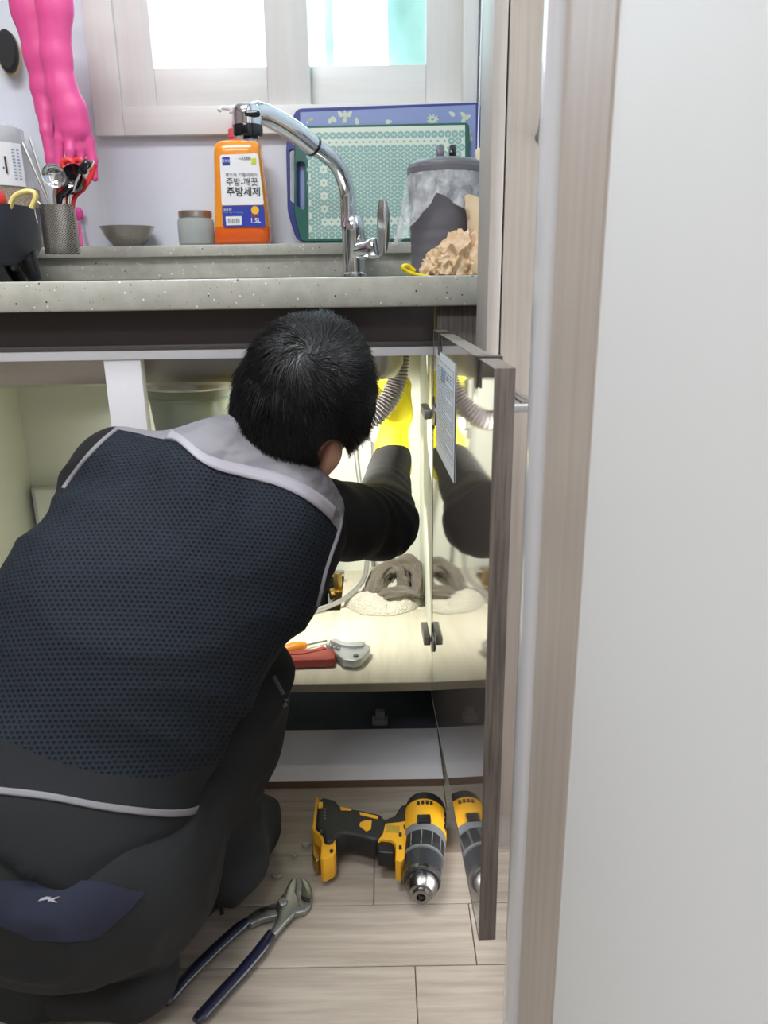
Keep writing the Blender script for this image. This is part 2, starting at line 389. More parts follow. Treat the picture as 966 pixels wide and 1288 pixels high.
# ------------------------------------------------------------------ worktop, sink, cabinet
CT = EYE + 0.0005; CB = CT - .045
YC = 1.205; YF = 1.23
SX0, SX1, SY0, SY1 = -0.80, 0.045, 1.285, 1.635        # sink cut-out
ct = thing('worktop', 'speckled cream stone worktop with upstand and window ledge', 'worktop', (-.7, 1.5, CB))
m = MB(); xa, xb = -1.74, AX - .002
m.box((xa, YC, CB), (xb, SY0, CT), .004); m.box((xa, SY1, CB), (xb, 1.865, CT)); m.box((xa, SY0, CB), (SX0, SY1, CT)); m.box((SX1, SY0, CB), (xb, SY1, CT))
m.build('slab', 'stone', ct)
LT = Z(308, 1.75, 240); LB = Z(322.5, 1.75, 240)
MB().box((xa, 1.765, CT), (xb, 1.868, LB), .001).build('upstand', 'stone', ct)
MB().box((xa, 1.75, LB), (xb, 1.868, LT), .003).build('ledge', 'stone', ct)

MT['raillip'] = mat('brown_rail_lip', (98, 91, 91), .4, var=.08)
BZ = Z(489, 1.31, 60)     # basin underside
snk = thing('sink', 'brushed steel kitchen sink basin set into the worktop', 'sink', (-.38, 1.45, BZ))
m = MB(); t_ = .0012
def shell(z0, z1, x0, x1, y0, y1, r, n=6):
    pass
V = []; F = []; rings = []
def ring(x0, x1, y0, y1, r, z): return [(x, y, z) for x, y in rrect(x0, y0, x1, y1, r)]
rs = [ring(SX0 - .012, SX1 + .012, SY0 - .012, SY1 + .012, .03, CT + .0008), ring(SX0 + .002, SX1 - .002, SY0 + .002, SY1 - .002, .03, CT + .0006),
      ring(SX0 + .004, SX1 - .004, SY0 + .004, SY1 - .004, .03, CT - .008), ring(SX0 + .008, SX1 - .008, SY0 + .008, SY1 - .008, .05, BZ + .03),
      ring(SX0 + .018, SX1 - .018, SY0 + .018, SY1 - .018, .05, BZ + .008), ring(SX0 + .045, SX1 - .045, SY0 + .045, SY1 - .045, .05, BZ)]
k = len(rs[0])
for q in rs: V += q
for i in range(len(rs) - 1):
    for j in range(k): F.append((i * k + j, i * k + (j + 1) % k, (i + 1) * k + (j + 1) % k, (i + 1) * k + j))
F.append(tuple((len(rs) - 1) * k + j for j in range(k)))
m.add(V, F); m.build('basin', 'steel', snk)
dc = P(244, 505, 1.44); 
MB().lathe([(.092, BZ + .0), (.092, BZ - .012), (.088, BZ - .016), (.086, BZ - .016)], (dc.x, 1.44, 0), n=32).build('drain_flange', 'steel', snk)
MT['basket'] = mat('grey_green_drain_cup', (150, 160, 150), 0.3, var=.05)
dz2 = BZ - .105
MB().lathe([(.083, BZ - .012), (.083, BZ - .03), (.084, BZ - .031), (.084, BZ - .036), (.081, BZ - .037), (.074, dz2), (.05, dz2 - .01), (.0, dz2 - .01)], (dc.x, 1.44, 0), n=32).build('drain_cup', 'basket', snk)
oc = P(474, 455, 1.50)
MB().lathe([(.026, BZ + .002), (.026, BZ - .02), (.02, BZ - .024), (.02, BZ - .12), (.024, BZ - .121), (.024, BZ - .14), (.0, BZ - .14)], (oc.x, 1.52, 0), n=20).build('overflow_outlet', 'steel_d', snk)

CL, CR = P(26, 520, 1.79).x, 0.088       # inner faces of cabinet
SZ = 0.165                                # cabinet floor top
cab = thing('sink_cabinet', 'open white sink base cabinet under the worktop', 'cabinet', (-.36, 1.5, 0))
CBk = 1.79
rz0 = Z(437, 1.25, 300); rz1 = Z(450, 1.25, 300)
MB().box((CL - .016, YF + .012, SZ - .016), (CL, CBk, CB - .002), .0008).build('side_panel', 'cream', cab)
MB().box((CR, YF + .012, SZ - .016), (CR + .016, CBk, CB - .002), .0008).build('side_panel', 'cream', cab)
MB().box((CL - .016, CBk, SZ - .016), (CR + .016, CBk + .006, CB - .002)).build('back_panel', 'cream', cab)
# cabinet floor, with a cut-out at the back for the pipes
hx0, hx1, hy0 = P(385, 760, 1.6).x - .03, PZ(432, 735, SZ).x, PZ(400, 768, SZ).y
st = SZ - .0155
MB().box((CL, YF + .004, st), (CR, hy0, SZ), .0006).build('shelf', 'shelf', cab)
MB().box((hx1, hy0, st), (CR, CBk, SZ), .0006).build('shelf', 'shelf', cab)
MB().box((CL, hy0, st), (hx0, CBk, SZ), .0006).build('shelf', 'shelf', cab)
MB().box((CL - .016, YF + .0015, st - .0006), (CR + .016, YF + .0038, SZ - .0004)).build('shelf_edge', 'shelf_edge', cab)
MB().box((CL - .3, 1.252, rz0 + .004), (CR - .004, 1.268, CB)).build('front_rail', 'rail', cab, label='dark brown rail under the worktop')
MB().box((CL - .3, 1.246, rz0 - .002), (CR - .004, 1.270, rz0 + .0055), .0008).build('rail_lip', 'raillip', cab)
MB().box((CL - .3, 1.244, rz1), (CR, 1.272, rz0 - .0025), .0008).build('top_stretcher', 'white_lam', cab)
MB().box((P(132, 470, 1.246).x, 1.246, SZ), (P(178, 470, 1.246).x, 1.268, rz1 - .0005), .0008).build('divider', 'white_lam', cab)
MB().box((CR + .0, YF, .136), (AX - .003, YF + .018, CB), .0006).build('filler_panel', 'darkwood', cab, label='dark taupe wood grain filler strip')
for (lx, ly) in ((-.72, 1.30), (-.36, 1.36), (.05, 1.75), (-.70, 1.75)):
    MB().lathe([(.026, -.004), (.026, .008), (.015, .014), (.015, .10), (.03, .12), (.03, st - .0005)], (lx, ly, 0), n=14).build('leg', 'black', cab)
bx_ = P(57, 640, 1.74)
ob = thing('pipe_box', 'small cream box on the back wall inside the cabinet', 'box', (bx_.x, CBk, bx_.z - .04))
MB().box((P(44, 640, 1.74).x, 1.745, bx_.z - .12), (P(100, 640, 1.74).x, CBk - .001, Z(616, 1.745, 60)), .006).build('cover', 'cream', ob)
MB().box((P(40, 640, 1.76).x, 1.77, bx_.z - .125), (P(104, 640, 1.76).x, CBk - .0006, Z(614, 1.77, 60)), .002).build('base', 'white_lam', ob)

# leveling-foot clip in the void
cl = thing('foot_clip', 'small white plastic foot clip in the dark gap under the cabinet', 'clip', PZ(478, 914, 0))
c0 = PZ(478, 910, 0.0); 
c0 = Vector((c0.x, max(c0.y, 1.345), -.004))
MB().box(c0 + Vector((-.016, -.012, .004)), c0 + Vector((.016, .012, .016)), .003).build('base', 'inkgrey', cl)
MB().box(c0 + Vector((-.009, -.008, .0155)), c0 + Vector((.010, .008, .034)), .003).build('clamp', 'inkgrey', cl)

# toe-kick board lying on the floor
kb = thing('kick_board', 'grey-white kick board lying flat on the floor before the cabinet', 'board', (-.3, 1.24, 0))
kr = PZ(558, 985, .008).x
MB().box((-.80, 1.158, 0.0005), (kr, 1.318, .0145), .0006).build('board', 'white_lam', kb)
MT['kedge'] = mat('brown_edge_band', (112, 90, 76), .5)
MB().box((-.80, 1.1568, 0.0002), (kr, 1.1579, .015)).build('edge_band', 'kedge', kb)

# ------------------------------------------------------------------ the open door
hg = Vector((P(545, 414, YF).x, YF, 0)); dn = PZ(602, 1183, .136)
dirv = Vector((dn.x - hg.x, dn.y - hg.y, 0)); DW = dirv.length; dirv.normalize()
outv = Vector((-dirv.y, dirv.x, 0));  outv = outv if outv.x > 0 else -outv
DZ0, DZ1 = .136, Z(414.5, YF, 545); DT = .0195
dr = thing('cabinet_door', 'open taupe high-gloss sink cabinet door with wood grain edge', 'door', (hg.x, hg.y, DZ0))
DM = frame(hg + Vector((0, 0, DZ0)), dirv, (0, 0, 1))   # local x along door, y up, z = dirv x up
zs = 1 if DM.to_3x3().col[2].dot(outv) > 0 else -1
DH = DZ1 - DZ0
def dbox(x0, x1, y0, y1, z0, z1, bev=0): return MB(DM).box((x0, y0, min(z0 * zs, z1 * zs)), (x1, y1, max(z0 * zs, z1 * zs)), bev)
dbox(.0008, DW - .0008, .0008, DH - .0008, .0006, DT - .0006).build('panel', 'doorgloss', dr)
dbox(DW - .0009, DW, 0, DH, 0, DT, .0003).build('edge_band', 'darkwood', dr)
dbox(0, DW - .001, DH - .0009, DH, 0, DT, .0003).build('edge_band', 'darkwood', dr)
dbox(0, DW - .001, 0, .0009, 0, DT, .0003).build('edge_band', 'darkwood', dr)
dbox(0, .0009, .001, DH - .001, 0, DT, .0003).build('edge_band', 'darkwood', dr)
# outside bar handle near the free edge (horizontal bar)
hzc = PX(655, 514, dn.x + .03).z - DZ0
h = MB(DM); h.tube([(DW - .17, hzc, zs * (DT + .026)), (DW - .012, hzc, zs * (DT + .026))], .0052, 12); hb = h.build('handle', 'chrome', dr, label='chrome bar handle')
for q in (DW - .155, DW - .03): MB(DM).tube([(q, hzc, zs * (DT - .001)), (q, hzc, zs * (DT + .026))], .0042, 10).build('handle_post', 'chrome', hb)
# hinges on the inner face
for py in (515, 791):
    zc = P(542, py, YF + .03).z - DZ0
    hn = MB(DM).lathe([(.0175, 0), (.0175, .0008), (.014, .003), (0, .003)], (.022, zc, 0), (0, 0, -zs), n=20).box((-.045, zc - .008, -.016 * zs if zs > 0 else .004), (.02, zc + .008, -.004 * zs if zs > 0 else .016), .002).build('hinge', 'steel_d', dr, label='grey metal cup hinge')
    MB(DM).box((-.002, zc - .026, -.0012 if zs > 0 else 0), (.006, zc + .026, 0 if zs > 0 else .0012)).build('hinge_plate', 'steel_d', hn)
# notice sheet on the inner face: corners from the photograph
def on_door(px, py, off=0):
    d = ray(px, py); n_ = outv; o_ = hg - outv * off
    tt = (o_ - CAM).dot(n_) / d.dot(n_); q = DM.inverted() @ (CAM + d * tt); return q
a = on_door(550, 441); b = on_door(573, 457); c = on_door(571, 603); d_ = on_door(549, 568)
nx0, nx1 = (a.x + d_.x) / 2, (b.x + c.x) / 2; nz1 = (a.y + b.y) / 2; nz0 = (c.y + d_.y) / 2
ns = dbox(nx0, nx1, nz0, nz1, -.0006, -.0001).build('notice_sheet', 'paper', dr, label='white printed notice sheet')
nw, nh = nx1 - nx0, nz1 - nz0
ink = MB(DM); bl = MB(DM)
def nb(mb, u0, u1, v0, v1): mb.box((nx0 + nw * u0, nz0 + nh * v0, min(-.0007 * zs, -.0009 * zs)), (nx0 + nw * u1, nz0 + nh * v1, max(-.0007 * zs, -.0009 * zs)))
nb(ink, .05, .95, .925, .93); nb(ink, .05, .95, .12, .124); nb(ink, .05, .06, .12, .93); nb(ink, .94, .95, .12, .93)
random.seed(3)
for i in range(26):
    v0 = .16 + i * .028
    u = .1
    while u < .55 + .35 * (i % 5 != 2):
        ww = random.uniform(.02, .08); nb(ink if random.random() < .45 else bl, u, min(u + ww, .92), v0, v0 + .012); u += ww + .02
nb(bl, .30, .52, .74, .88); nb(ink, .60, .64, .80, .84); nb(ink, .67, .71, .80, .84)
ink.build('print', 'inkgrey', ns, 0); bl.build('print', 'inkblue', ns, 0)
# over-door brackets
MT['bracket'] = metalmat('bracket_steel', (120, 118, 114), .35)
def bracket(px_, label):
    q = on_door(px_[0], px_[1]); x0, x1 = q.x - px_[2], q.x + px_[2]
    t = thing('over_door_hook', label, 'hook', DM @ Vector((q.x, DH, 0)), 'metal hooks over the door')
    D2 = DH + .0016
    dbox(x0, x1, DH - .030, D2, -.0022, -.0006).build('inner_tab', 'bracket', t)
    dbox(x0, x1, DH + .0003, D2 + .0004, -.0022, DT + .0045).build('top_strap', 'bracket', t)
    dbox(x0, x1, DH - .035, D2, DT + .003, DT + .0045).build('outer_tab', 'bracket', t)
bracket((553, 428, .006), 'thin metal over-door hook next to the worktop')
bracket((601, 460, .008), 'thick metal over-door hook nearer the free edge of the door')

# ------------------------------------------------------------------ plumbing in the cabinet
MT['hose'] = mat('grey_corrugated_plastic', (150, 144, 146), .4, var=.05)
hp = arc([P(503, 425, 1.41), P(501, 455, 1.41), P(498, 482, 1.41), P(486, 508, 1.40), P(466, 527, 1.39), P(445, 533, 1.39), P(420, 525, 1.42), P(380, 505, 1.47), P(330, 495, 1.50), (dc.x + .075, 1.46, BZ - .06)], 14)
# corrugation: resample evenly, ribs every 5.5 mm
L = [0]
for i in range(1, len(hp)): L.append(L[-1] + (hp[i] - hp[i - 1]).length)
pts = []; rad = []; s_ = 0; k = 0; step = .0016
while s_ < L[-1]:
    i = max(j for j in range(len(L)) if L[j] <= s_); i = min(i, len(hp) - 2); f = (s_ - L[i]) / (L[i + 1] - L[i])
    pts.append(hp[i].lerp(hp[i + 1], f)); rad.append((.0195, .0195, .0165, .0165)[k % 4]); s_ += step; k += 1
tag(MB().tube(pts, rad, 16).build('drain_hose', 'hose', ang=50), 'grey corrugated drain hose curving down under the sink', 'hose')
MT['braid'] = bpy.data.materials.new('braided_steel'); MT['braid'].use_nodes = True; t = NT(MT['braid'])
wv = t.n('ShaderNodeTexWave'); wv.inputs['Scale'].default_value = 130; wv.bands_direction = 'DIAGONAL'; t.l(t.obj(), wv.inputs[0]); t.b.inputs['Metallic'].default_value = .8; t.b.inputs['Roughness'].default_value = .35
t.l(t.mix(wv.outputs['Fac'], lin((150, 150, 150)), lin((225, 225, 225))), t.b.inputs['Base Color']); t.bump(wv.outputs['Fac'], .4, .001)
bh = thing('supply_hose', 'braided steel supply hose hanging straight down to the cabinet floor', 'hose', PZ(470, 722, SZ), 'braided water hoses')
MB().tube(arc([P(463, 440, 1.66), P(467, 520, 1.66), P(470, 580, 1.66), P(468, 650, 1.66), P(470, 712, 1.67)], 8), .0052, 10).build('braid', 'braid', bh)
e = PZ(471, 722, SZ)
MB().lathe([(.010, SZ + .0005), (.010, SZ + .018), (.0075, SZ + .02), (.0075, SZ + .032), (.0, SZ + .032)], (e.x, e.y, 0), n=6).build('nut', 'chrome', bh)
bh2 = thing('supply_hose', 'braided steel supply hose looping across the cabinet floor to the brass valve', 'hose', PZ(400, 765, SZ), 'braided water hoses')
MB().tube(arc([P(441, 440, 1.62), P(445, 520, 1.62), P(449, 580, 1.62), P(459, 660, 1.60), P(460, 720, 1.585), P(440, 748, 1.565), P(412, 763, 1.545), P(380, 770, 1.53), P(340, 772, 1.56), P(330, 755, 1.64)], 8), .0055, 10).build('braid', 'braid', bh2)
vz = P(425, 745, 1.68)
bv = thing('shutoff_valve', 'brass shut-off valve standing in the floor cut-out', 'valve', (vz.x, 1.69, 0))
v0 = P(424, 768, 1.68); v1 = P(424, 722, 1.68)
MB().lathe([(.013, -.003), (.013, v0.z), (.017, v0.z), (.017, v0.z + .018), (.012, v0.z + .02), (.012, v0.z + .03), (.0165, v0.z + .031), (.0165, v0.z + .05), (.01, v0.z + .052), (.01, v1.z), (0, v1.z)], (vz.x, 1.69, 0), n=12).build('body', 'brass', bv)
MB().lathe([(.010, -.03), (.010, .0), (.014, .0), (.014, .02), (.0, .022)], (vz.x, 1.69, v0.z + .04), (-1, -.3, 0), n=12).build('outlet', 'brass', bv)
MB().box((vz.x - .022, 1.685, v1.z - .004), (vz.x + .016, 1.697, v1.z + .004), .002).build('lever', 'steel_d', bv)
bp = P(403, 745, 1.72)
bpp = thing('waste_pipe', 'dark pipe stub beside the brass valve', 'pipe', (bp.x, 1.72, 0))
MB().lathe([(.018, -.003), (.018, bp.z), (.022, bp.z), (.022, bp.z + .03), (.016, bp.z + .03), (.016, bp.z)], (bp.x, 1.72, 0), n=16).build('stub', 'black', bpp)

# ------------------------------------------------------------------ cloths
px0 = lambda u, s: u * s
def cloth_pile(c, size, seed, thick, mat_, name, label, ruck=1.0, seg=46, foldf=3.2):
    rr = random.Random(seed); off = Vector((rr.random() * 50, rr.random() * 50, rr.random() * 50))
    V = []; F = []; n = seg
    for s in (0, 1):
        for i in range(n + 1):
            for j in range(n + 1):
                u, v = i / n * 2 - 1, j / n * 2 - 1
                # squircle footprint
                k = max(abs(u), abs(v)); l = math.hypot(u, v) or 1e-6; uu, vv = u * k / l, v * k / l
                edge = max(0, 1 - math.hypot(uu, vv) ** 4)
                q = Vector((uu * foldf, vv * foldf, 0)) + off
                q = q + Vector((noise.noise(q * .9), noise.noise(q * .9 + off), 0)) * .8; rdg = 1.15 - math.sqrt(noise.noise(q) ** 2 + .015) * 2.6; r2 = (1 - math.sqrt(noise.noise(q * 2.0 + off) ** 2 + .01) * 2.6) * .3
                z = edge ** .5 * size[2] * (.62 + .30 * noise.noise(q * .8) + .10 * math.sin(7 * vv + 4 * noise.noise(q * .6)) + .10 * r2) * (1 - .3 * (uu * uu + vv * vv)) + .0035 * noise.noise(Vector((px0(uu, size[0]), px0(vv, size[1]), 0)) * 130) * edge
                wob = 1 + .16 * noise.noise(Vector((math.atan2(vv, uu) * 1.6, seed, 0)))
                px_, py_ = uu * size[0] * wob, vv * size[1] * wob
                dx = noise.noise(q * 1.7) * .012 * ruck; dy = noise.noise(q * 1.7 + off) * .012 * ruck
                V.append(c + Vector((px_ + dx * edge, py_ + dy * edge, max(z, 0.002 + 0.004 * rdg) + .001 if s == 0 else 0.0008)))
    N = (n + 1) * (n + 1)
    for i in range(n):
        for j in range(n):
            a = i * (n + 1) + j; F.append((a, a + n + 1, a + n + 2, a + 1)); F.append((N + a, N + a + 1, N + a + n + 2, N + a + n + 1))
    for i in range(n):
        for (a, b) in ((i * (n + 1), (i + 1) * (n + 1)), ((i + 1) * (n + 1) + n, i * (n + 1) + n), (i + 1, i), (n * (n + 1) + i, n * (n + 1) + i + 1)):
            F.append((a, N + a, N + b, b))
    return tag(MB().add(V, F).build(name, mat_, ang=80), label, 'cloth')
def terry(name, rgb, sc):
    m = bpy.data.materials.new(name); m.use_nodes = True; t = NT(m); v = t.obj(); vo = t.voro(v, sc); c = lin(rgb)
    t.l(t.mix(t.noise(v, 25, 3), tuple(x * .8 for x in c), tuple(min(1, x * 1.12) for x in c)), t.b.inputs['Base Color']); t.b.inputs['Roughness'].default_value = .95; t.b.inputs['Sheen Weight'].default_value = .3
    t.bump(vo.outputs['Distance'], .9, .003); return m
MT['cream_terry'] = terry('cream_terry_cloth', (222, 219, 204), 260); MT['grey_terry'] = terry('grey_cloth', (120, 112, 100), 420)
tcn = PZ(492, 768, SZ)
cloth_pile(Vector((-.004, tcn.y + .055, SZ)), (.086, .085, .064), 4, .01, 'cream_terry', 'towel', 'damp cream terry towel heaped on the cabinet floor', foldf=2.4)
def rag():
    c = Vector((.026, tcn.y + .060, SZ + .040)); out = MB()
    specs = [([(-.052, -.03, -.012), (-.040, -.01, .020), (-.018, .004, .040), (.004, .006, .034), (.016, -.004, .010), (.020, -.02, -.01)], .017, 1),
             ([(-.004, .02, .0), (.006, .016, .034), (.026, .01, .046), (.044, .0, .034), (.048, -.02, .006), (.040, -.04, -.014)], .018, 2),
             ([(-.045, -.045, -.022), (-.015, -.05, -.004), (.015, -.05, -.002), (.045, -.045, -.012)], .014, 3),
             ([(-.03, .03, -.01), (.0, .035, .012), (.04, .03, .01)], .022, 4)]
    for pl, r, sd in specs:
        pp = arc([c + Vector(p) for p in pl], 9); n = 28; mb = MB().tube(pp, r, n, flat=.8); vv = []
        for k, p in enumerate(mb.v):
            i, j = k // n, k % n; a = 2 * math.pi * j / n; ctr = pp[min(i, len(pp) - 1)]; q = Vector(p)
            f = 1 + .22 * math.cos(3 * a + .22 * i + sd) + .14 * math.cos(7 * a - .15 * i + 2 * sd) + .25 * noise.noise(q * 55)
            g = ctr + (q - ctr) * f; g.z = max(g.z, SZ + .012); g.x = min(g.x, CR - .004); vv.append(g)
        out.add(vv, mb.f)
    return tag(out.build('rag', 'grey_terry', ang=80), 'twisted grey rag lying on top of the cream towel', 'cloth')
rag()

# ------------------------------------------------------------------ red handled cutter on the cabinet floor
def zpoly(pts, z, dz, m, name, parent, bev=.0015, label=None):
    return MB().prism([PZ(x, y, z) for x, y in pts], (0, 0, -dz), bev).build(name, m, parent, label=label)
MT['redgrip'] = mat('worn_red_grip', (158, 62, 50), .5, var=.12, vscale=60)
MT['castgrey'] = metalmat('cast_metal_paint', (196, 200, 202), .45)
MT['castgrey'].node_tree.nodes['Principled BSDF'].inputs['Metallic'].default_value = .55
sc_ = lambda x, y: (320 + x * .207, 740 + y * .207)
tk = thing('pipe_cutter', 'red handled plastic pipe cutter lying on the cabinet floor', 'pliers', PZ(420, 825, SZ))
zt = SZ + .022
zpoly([sc_(*p) for p in ((490, 388), (470, 355), (430, 335), (450, 315), (500, 322), (560, 335), (610, 345), (668, 330), (705, 345), (700, 370), (650, 425), (610, 440), (540, 432))], zt, .016, 'castgrey', 'head', tk, .003)
zpoly([sc_(*p) for p in ((455, 312), (490, 300), (560, 328), (640, 318), (672, 322), (660, 345), (600, 352), (520, 340))], zt + .006, .012, 'castgrey', 'blade_holder', tk, .002)
zpoly([sc_(*p) for p in ((492, 385), (490, 425), (440, 430), (340, 432), (150, 442), (150, 405), (300, 398), (400, 372), (460, 362))], zt - .001, .018, 'redgrip', 'grip', tk, .004)
zpoly([sc_(*p) for p in ((440, 360), (420, 345), (370, 362), (150, 385), (150, 402), (300, 392), (400, 372))], zt - .004, .014, 'redgrip', 'grip', tk, .003)
p0 = PZ(*sc_(617, 413), zt + .0005); MB().lathe([(.0048, -.001), (.0048, .0025), (.0, .003)], p0, n=14).build('pivot', 'blackgl', tk)
q0, q1 = PZ(*sc_(460, 345), zt + .006), PZ(*sc_(520, 358), zt + .006); co = []
for i in range(60):
    f = i / 59; a = f * 2 * math.pi * 5; dd = (q1 - q0); nn = dd.normalized().cross(Vector((0, 0, 1))); co.append(q0 + dd * f + (nn * math.cos(a) + Vector((0, 0, 1)) * math.sin(a)) * .0048)
MB().tube(co, .0009, 6).build('spring', 'steel_d', tk)
sd = thing('screwdriver', 'thin screwdriver with an orange handle behind the red cutter', 'screwdriver', PZ(360, 815, SZ))
MB().tube([PZ(*sc_(310, 345), SZ + .01), PZ(*sc_(440, 318), SZ + .008)], .0022, 8).build('shaft', 'steel_d', sd)
MT['orange'] = mat('orange_plastic', (222, 138, 40), .4)
MB().tube([PZ(*sc_(180, 375), SZ + .012), PZ(*sc_(240, 360), SZ + .012), PZ(*sc_(285, 352), SZ + .012), PZ(*sc_(312, 345), SZ + .011)], [.009, .0115, .010, .006], 12).build('grip', 'orange', sd)
def rq(pts, r=4, n=4):
    """round the corners of a pixel polygon"""
    out = []; k = len(pts)
    for i in range(k):
        a, b, c = Vector(pts[i - 1]), Vector(pts[i]), Vector(pts[(i + 1) % k]); u = (a - b).normalized() * r; v = (c - b).normalized() * r
        for j in range(n + 1):
            s = j / n; out.append(tuple((b + u) * (1 - s) ** 2 + b * 2 * s * (1 - s) + (b + v) * s * s))
    return out
rq2 = lambda p: rq(p, 2.0, 3)
# ------------------------------------------------------------------ things on the floor
MT['yellow'] = mat('tool_yellow', (235, 172, 32), .42, var=.05)
MT['rubber'] = mat('black_rubber', (30, 31, 33), .55, var=.15, bump=.1)
MT['gear'] = mat('gear_grey', (120, 122, 124), .45)
MT['sleeve'] = mat('dark_chuck_sleeve', (52, 54, 58), .3, var=.1)
MT['chuckm'] = metalmat('chuck_metal', (150, 148, 146), .28)
z3 = lambda x, y: (380 + x * .20704, 980 + y * .20704)
dl = thing('cordless_drill', 'yellow and black cordless drill lying on the plank floor without battery', 'drill', PZ(530, 1080, 0))
zc = .041
ra = PZ(535, 1013, zc + .012); rb = PZ(530, 1124, zc - .006)
ra.z = zc + .002; rb.z = zc - .004
ax = (rb - ra).normalized(); LD = (rb - ra).length
def lz(prof, m, name, n=28, parent=dl, sx=1, sy=1): return MB().lathe([(r, a * LD) for r, a in prof], ra, ax, n=n, sx=sx, sy=sy).build(name, m, parent)
mot = lz([(.0, -.08), (.022, -.08), (.031, -.04), (.0335, .02), (.0335, .08)], 'rubber', 'motor_cap')
hs = lz([(.0338, .075), (.0345, .09), (.0345, .36), (.033, .40), (.030, .41)], 'yellow', 'housing')
lz([(.031, .38), (.0338, .39), (.0338, .455), (.031, .47)], 'gear', 'gear_ring')
lz([(.0305, .455), (.0318, .47), (.0318, .60), (.0300, .64), (.0285, .645)], 'rubber', 'torque_collar')
cr = MB()
for k in range(12):
    a = 2 * math.pi * k / 12; q = Vector((0, 0, 1)).rotation_difference(ax); o1 = q @ Vector((math.cos(a), math.sin(a), 0)) * .0320
    cr.tube([ra + ax * LD * .48 + o1, ra + ax * LD * .63 + o1 * .96], .0010, 6)
cr.lathe([(.0298, .635 * LD), (.0312, .64 * LD), (.0312, .66 * LD), (.0295, .665 * LD)], ra, ax, n=28)
cr.build('collar_ribs', 'gear', dl)
lz([(.0285, .655), (.0285, .80), (.0272, .88), (.0262, .90)], 'sleeve', 'chuck_sleeve')
lz([(.0280, .845), (.0278, .875), (.0268, .88)], 'chuckm', 'chuck_band')
ch = lz([(.0235, .90), (.0225, .955), (.0165, 1.015), (.0125, 1.02), (.0120, 1.055), (.0095, 1.06), (.0065, 1.055), (.0055, 1.0), (0, 1.0)], 'chuckm', 'chuck')
MB().lathe([(.0068, 1.0 * LD), (.0068, 1.0575 * LD), (.0, 1.0575 * LD)], ra, ax, n=3).build('jaw_opening', 'black', ch)
# vents and top block
for k in range(4):
    s0 = PZ(*z3(703 + k * 22, 100), .0); q = PZ(*z3(702 + k * 21, 103), .0); 
    c = ra + ax * LD * .14 + Vector(((k - 1.5) * .0068, 0, 0)); c.z = ra.z + math.sqrt(max(.0346 ** 2 - ((k - 1.5) * .0068) ** 2, 0)) - .0012
    MB().box(c - Vector((.0022, .004, .001)), c + Vector((.0022, .004, .0016)), .0006).build('vent', 'black', hs)
c = ra + ax * LD * .375; c.z = ra.z + .034
MB().box(c - Vector((.0105, .007, .004)), c + Vector((.0105, .009, .0022)), .002).build('mode_selector', 'black', dl)
c = ra + ax * LD * .30 + Vector((.0335, 0, 0)); 
for q in (.16, .24, .32):
    c = ra + ax * LD * q + Vector((.031, 0, .012)); MB().box(c - Vector((.003, .005, .004)), c + Vector((.003, .005, .004)), .001).build('side_vent', 'black', hs)
# grip, guard, trigger, foot lying to the left
def zp(pts, z, dz, m, name, bev=.004, parent=dl): return MB().prism([PZ(*z3(x, y), z) for x, y in pts], (0, 0, -dz), bev, 3).build(name, m, parent)
zp([(675, 140), (600, 150), (560, 215), (500, 238), (480, 208), (330, 178), (235, 160), (200, 120), (120, 102), (95, 130), (80, 290), (125, 320), (135, 380), (185, 380), (205, 330), (260, 322), (360, 345), (452, 372), (500, 330), (560, 320), (675, 300)], .058, .036, 'rubber', 'grip', .007)
zp([(690, 235), (600, 258), (505, 268), (490, 330), (458, 372), (480, 360), (540, 366), (570, 392), (566, 490), (598, 500), (622, 480), (632, 380), (660, 300)], .0585, .037, 'yellow', 'trigger_guard', .003)
zp([(462, 372), (480, 362), (548, 366), (562, 385), (560, 450), (500, 446), (458, 440), (455, 400)], .053, .027, 'black', 'trigger', .004)
zp([(348, 198), (458, 222), (462, 240), (352, 215)], .0595, .003, 'yellow', 'grip_stripe', .0005)
zp([(352, 262), (385, 248), (424, 250), (418, 300), (390, 315), (348, 282)], .0595, .003, 'yellow', 'grip_badge', .0005)
zp([(230, 165), (300, 180), (300, 188), (235, 186)], .0595, .003, 'yellow', 'grip_stripe', .0005)
zp([(99, 138), (126, 138), (124, 172), (97, 172)], .0595, .003, 'yellow', 'foot_badge', .0005)
for yy in (180, 200, 220, 238): zp([(134, yy - 4), (142, yy - 4), (142, yy + 3), (134, yy + 3)], .0592, .002, 'gear', 'foot_mark', 0)
zp([(96, 100), (84, 108), (60, 295), (75, 320), (105, 340), (118, 380), (110, 480), (130, 487), (150, 480), (195, 455), (206, 420), (200, 340), (180, 300), (182, 372), (145, 385), (130, 330), (84, 296), (100, 130)], .052, .042, 'yellow', 'foot', .0025)
zp([(62, 340), (80, 330), (112, 380), (108, 490), (80, 500), (60, 450)], .030, .026, 'brass', 'battery_contacts', .002)
zp([(165, 430), (180, 420), (192, 430), (186, 446), (170, 448)], .0526, .002, 'black', 'screw', .0004)
for (x, y) in ((118, 318), (596, 335), (625, 288), (596, 412)): zp([(x - 9, y - 12), (x + 9, y - 12), (x + 11, y + 12), (x - 8, y + 14)], .0592, .002, 'black', 'screw', .0003)
zp([(612, 232), (640, 220), (642, 236), (614, 246)], .0592, .002, 'black', 'slot', .0003); zp([(652, 215), (672, 205), (674, 226), (654, 232)], .0592, .002, 'black', 'slot', .0003)
zp([(515, 275), (592, 285), (592, 325), (512, 320)], .0592, .002, 'inkgrey', 'rating_plate', .0003)
MT['plate'] = mat('dull_yellow_plate', (176, 150, 50), .6); bpy.data.objects['rating_plate'].data.materials[0] = MT['plate']

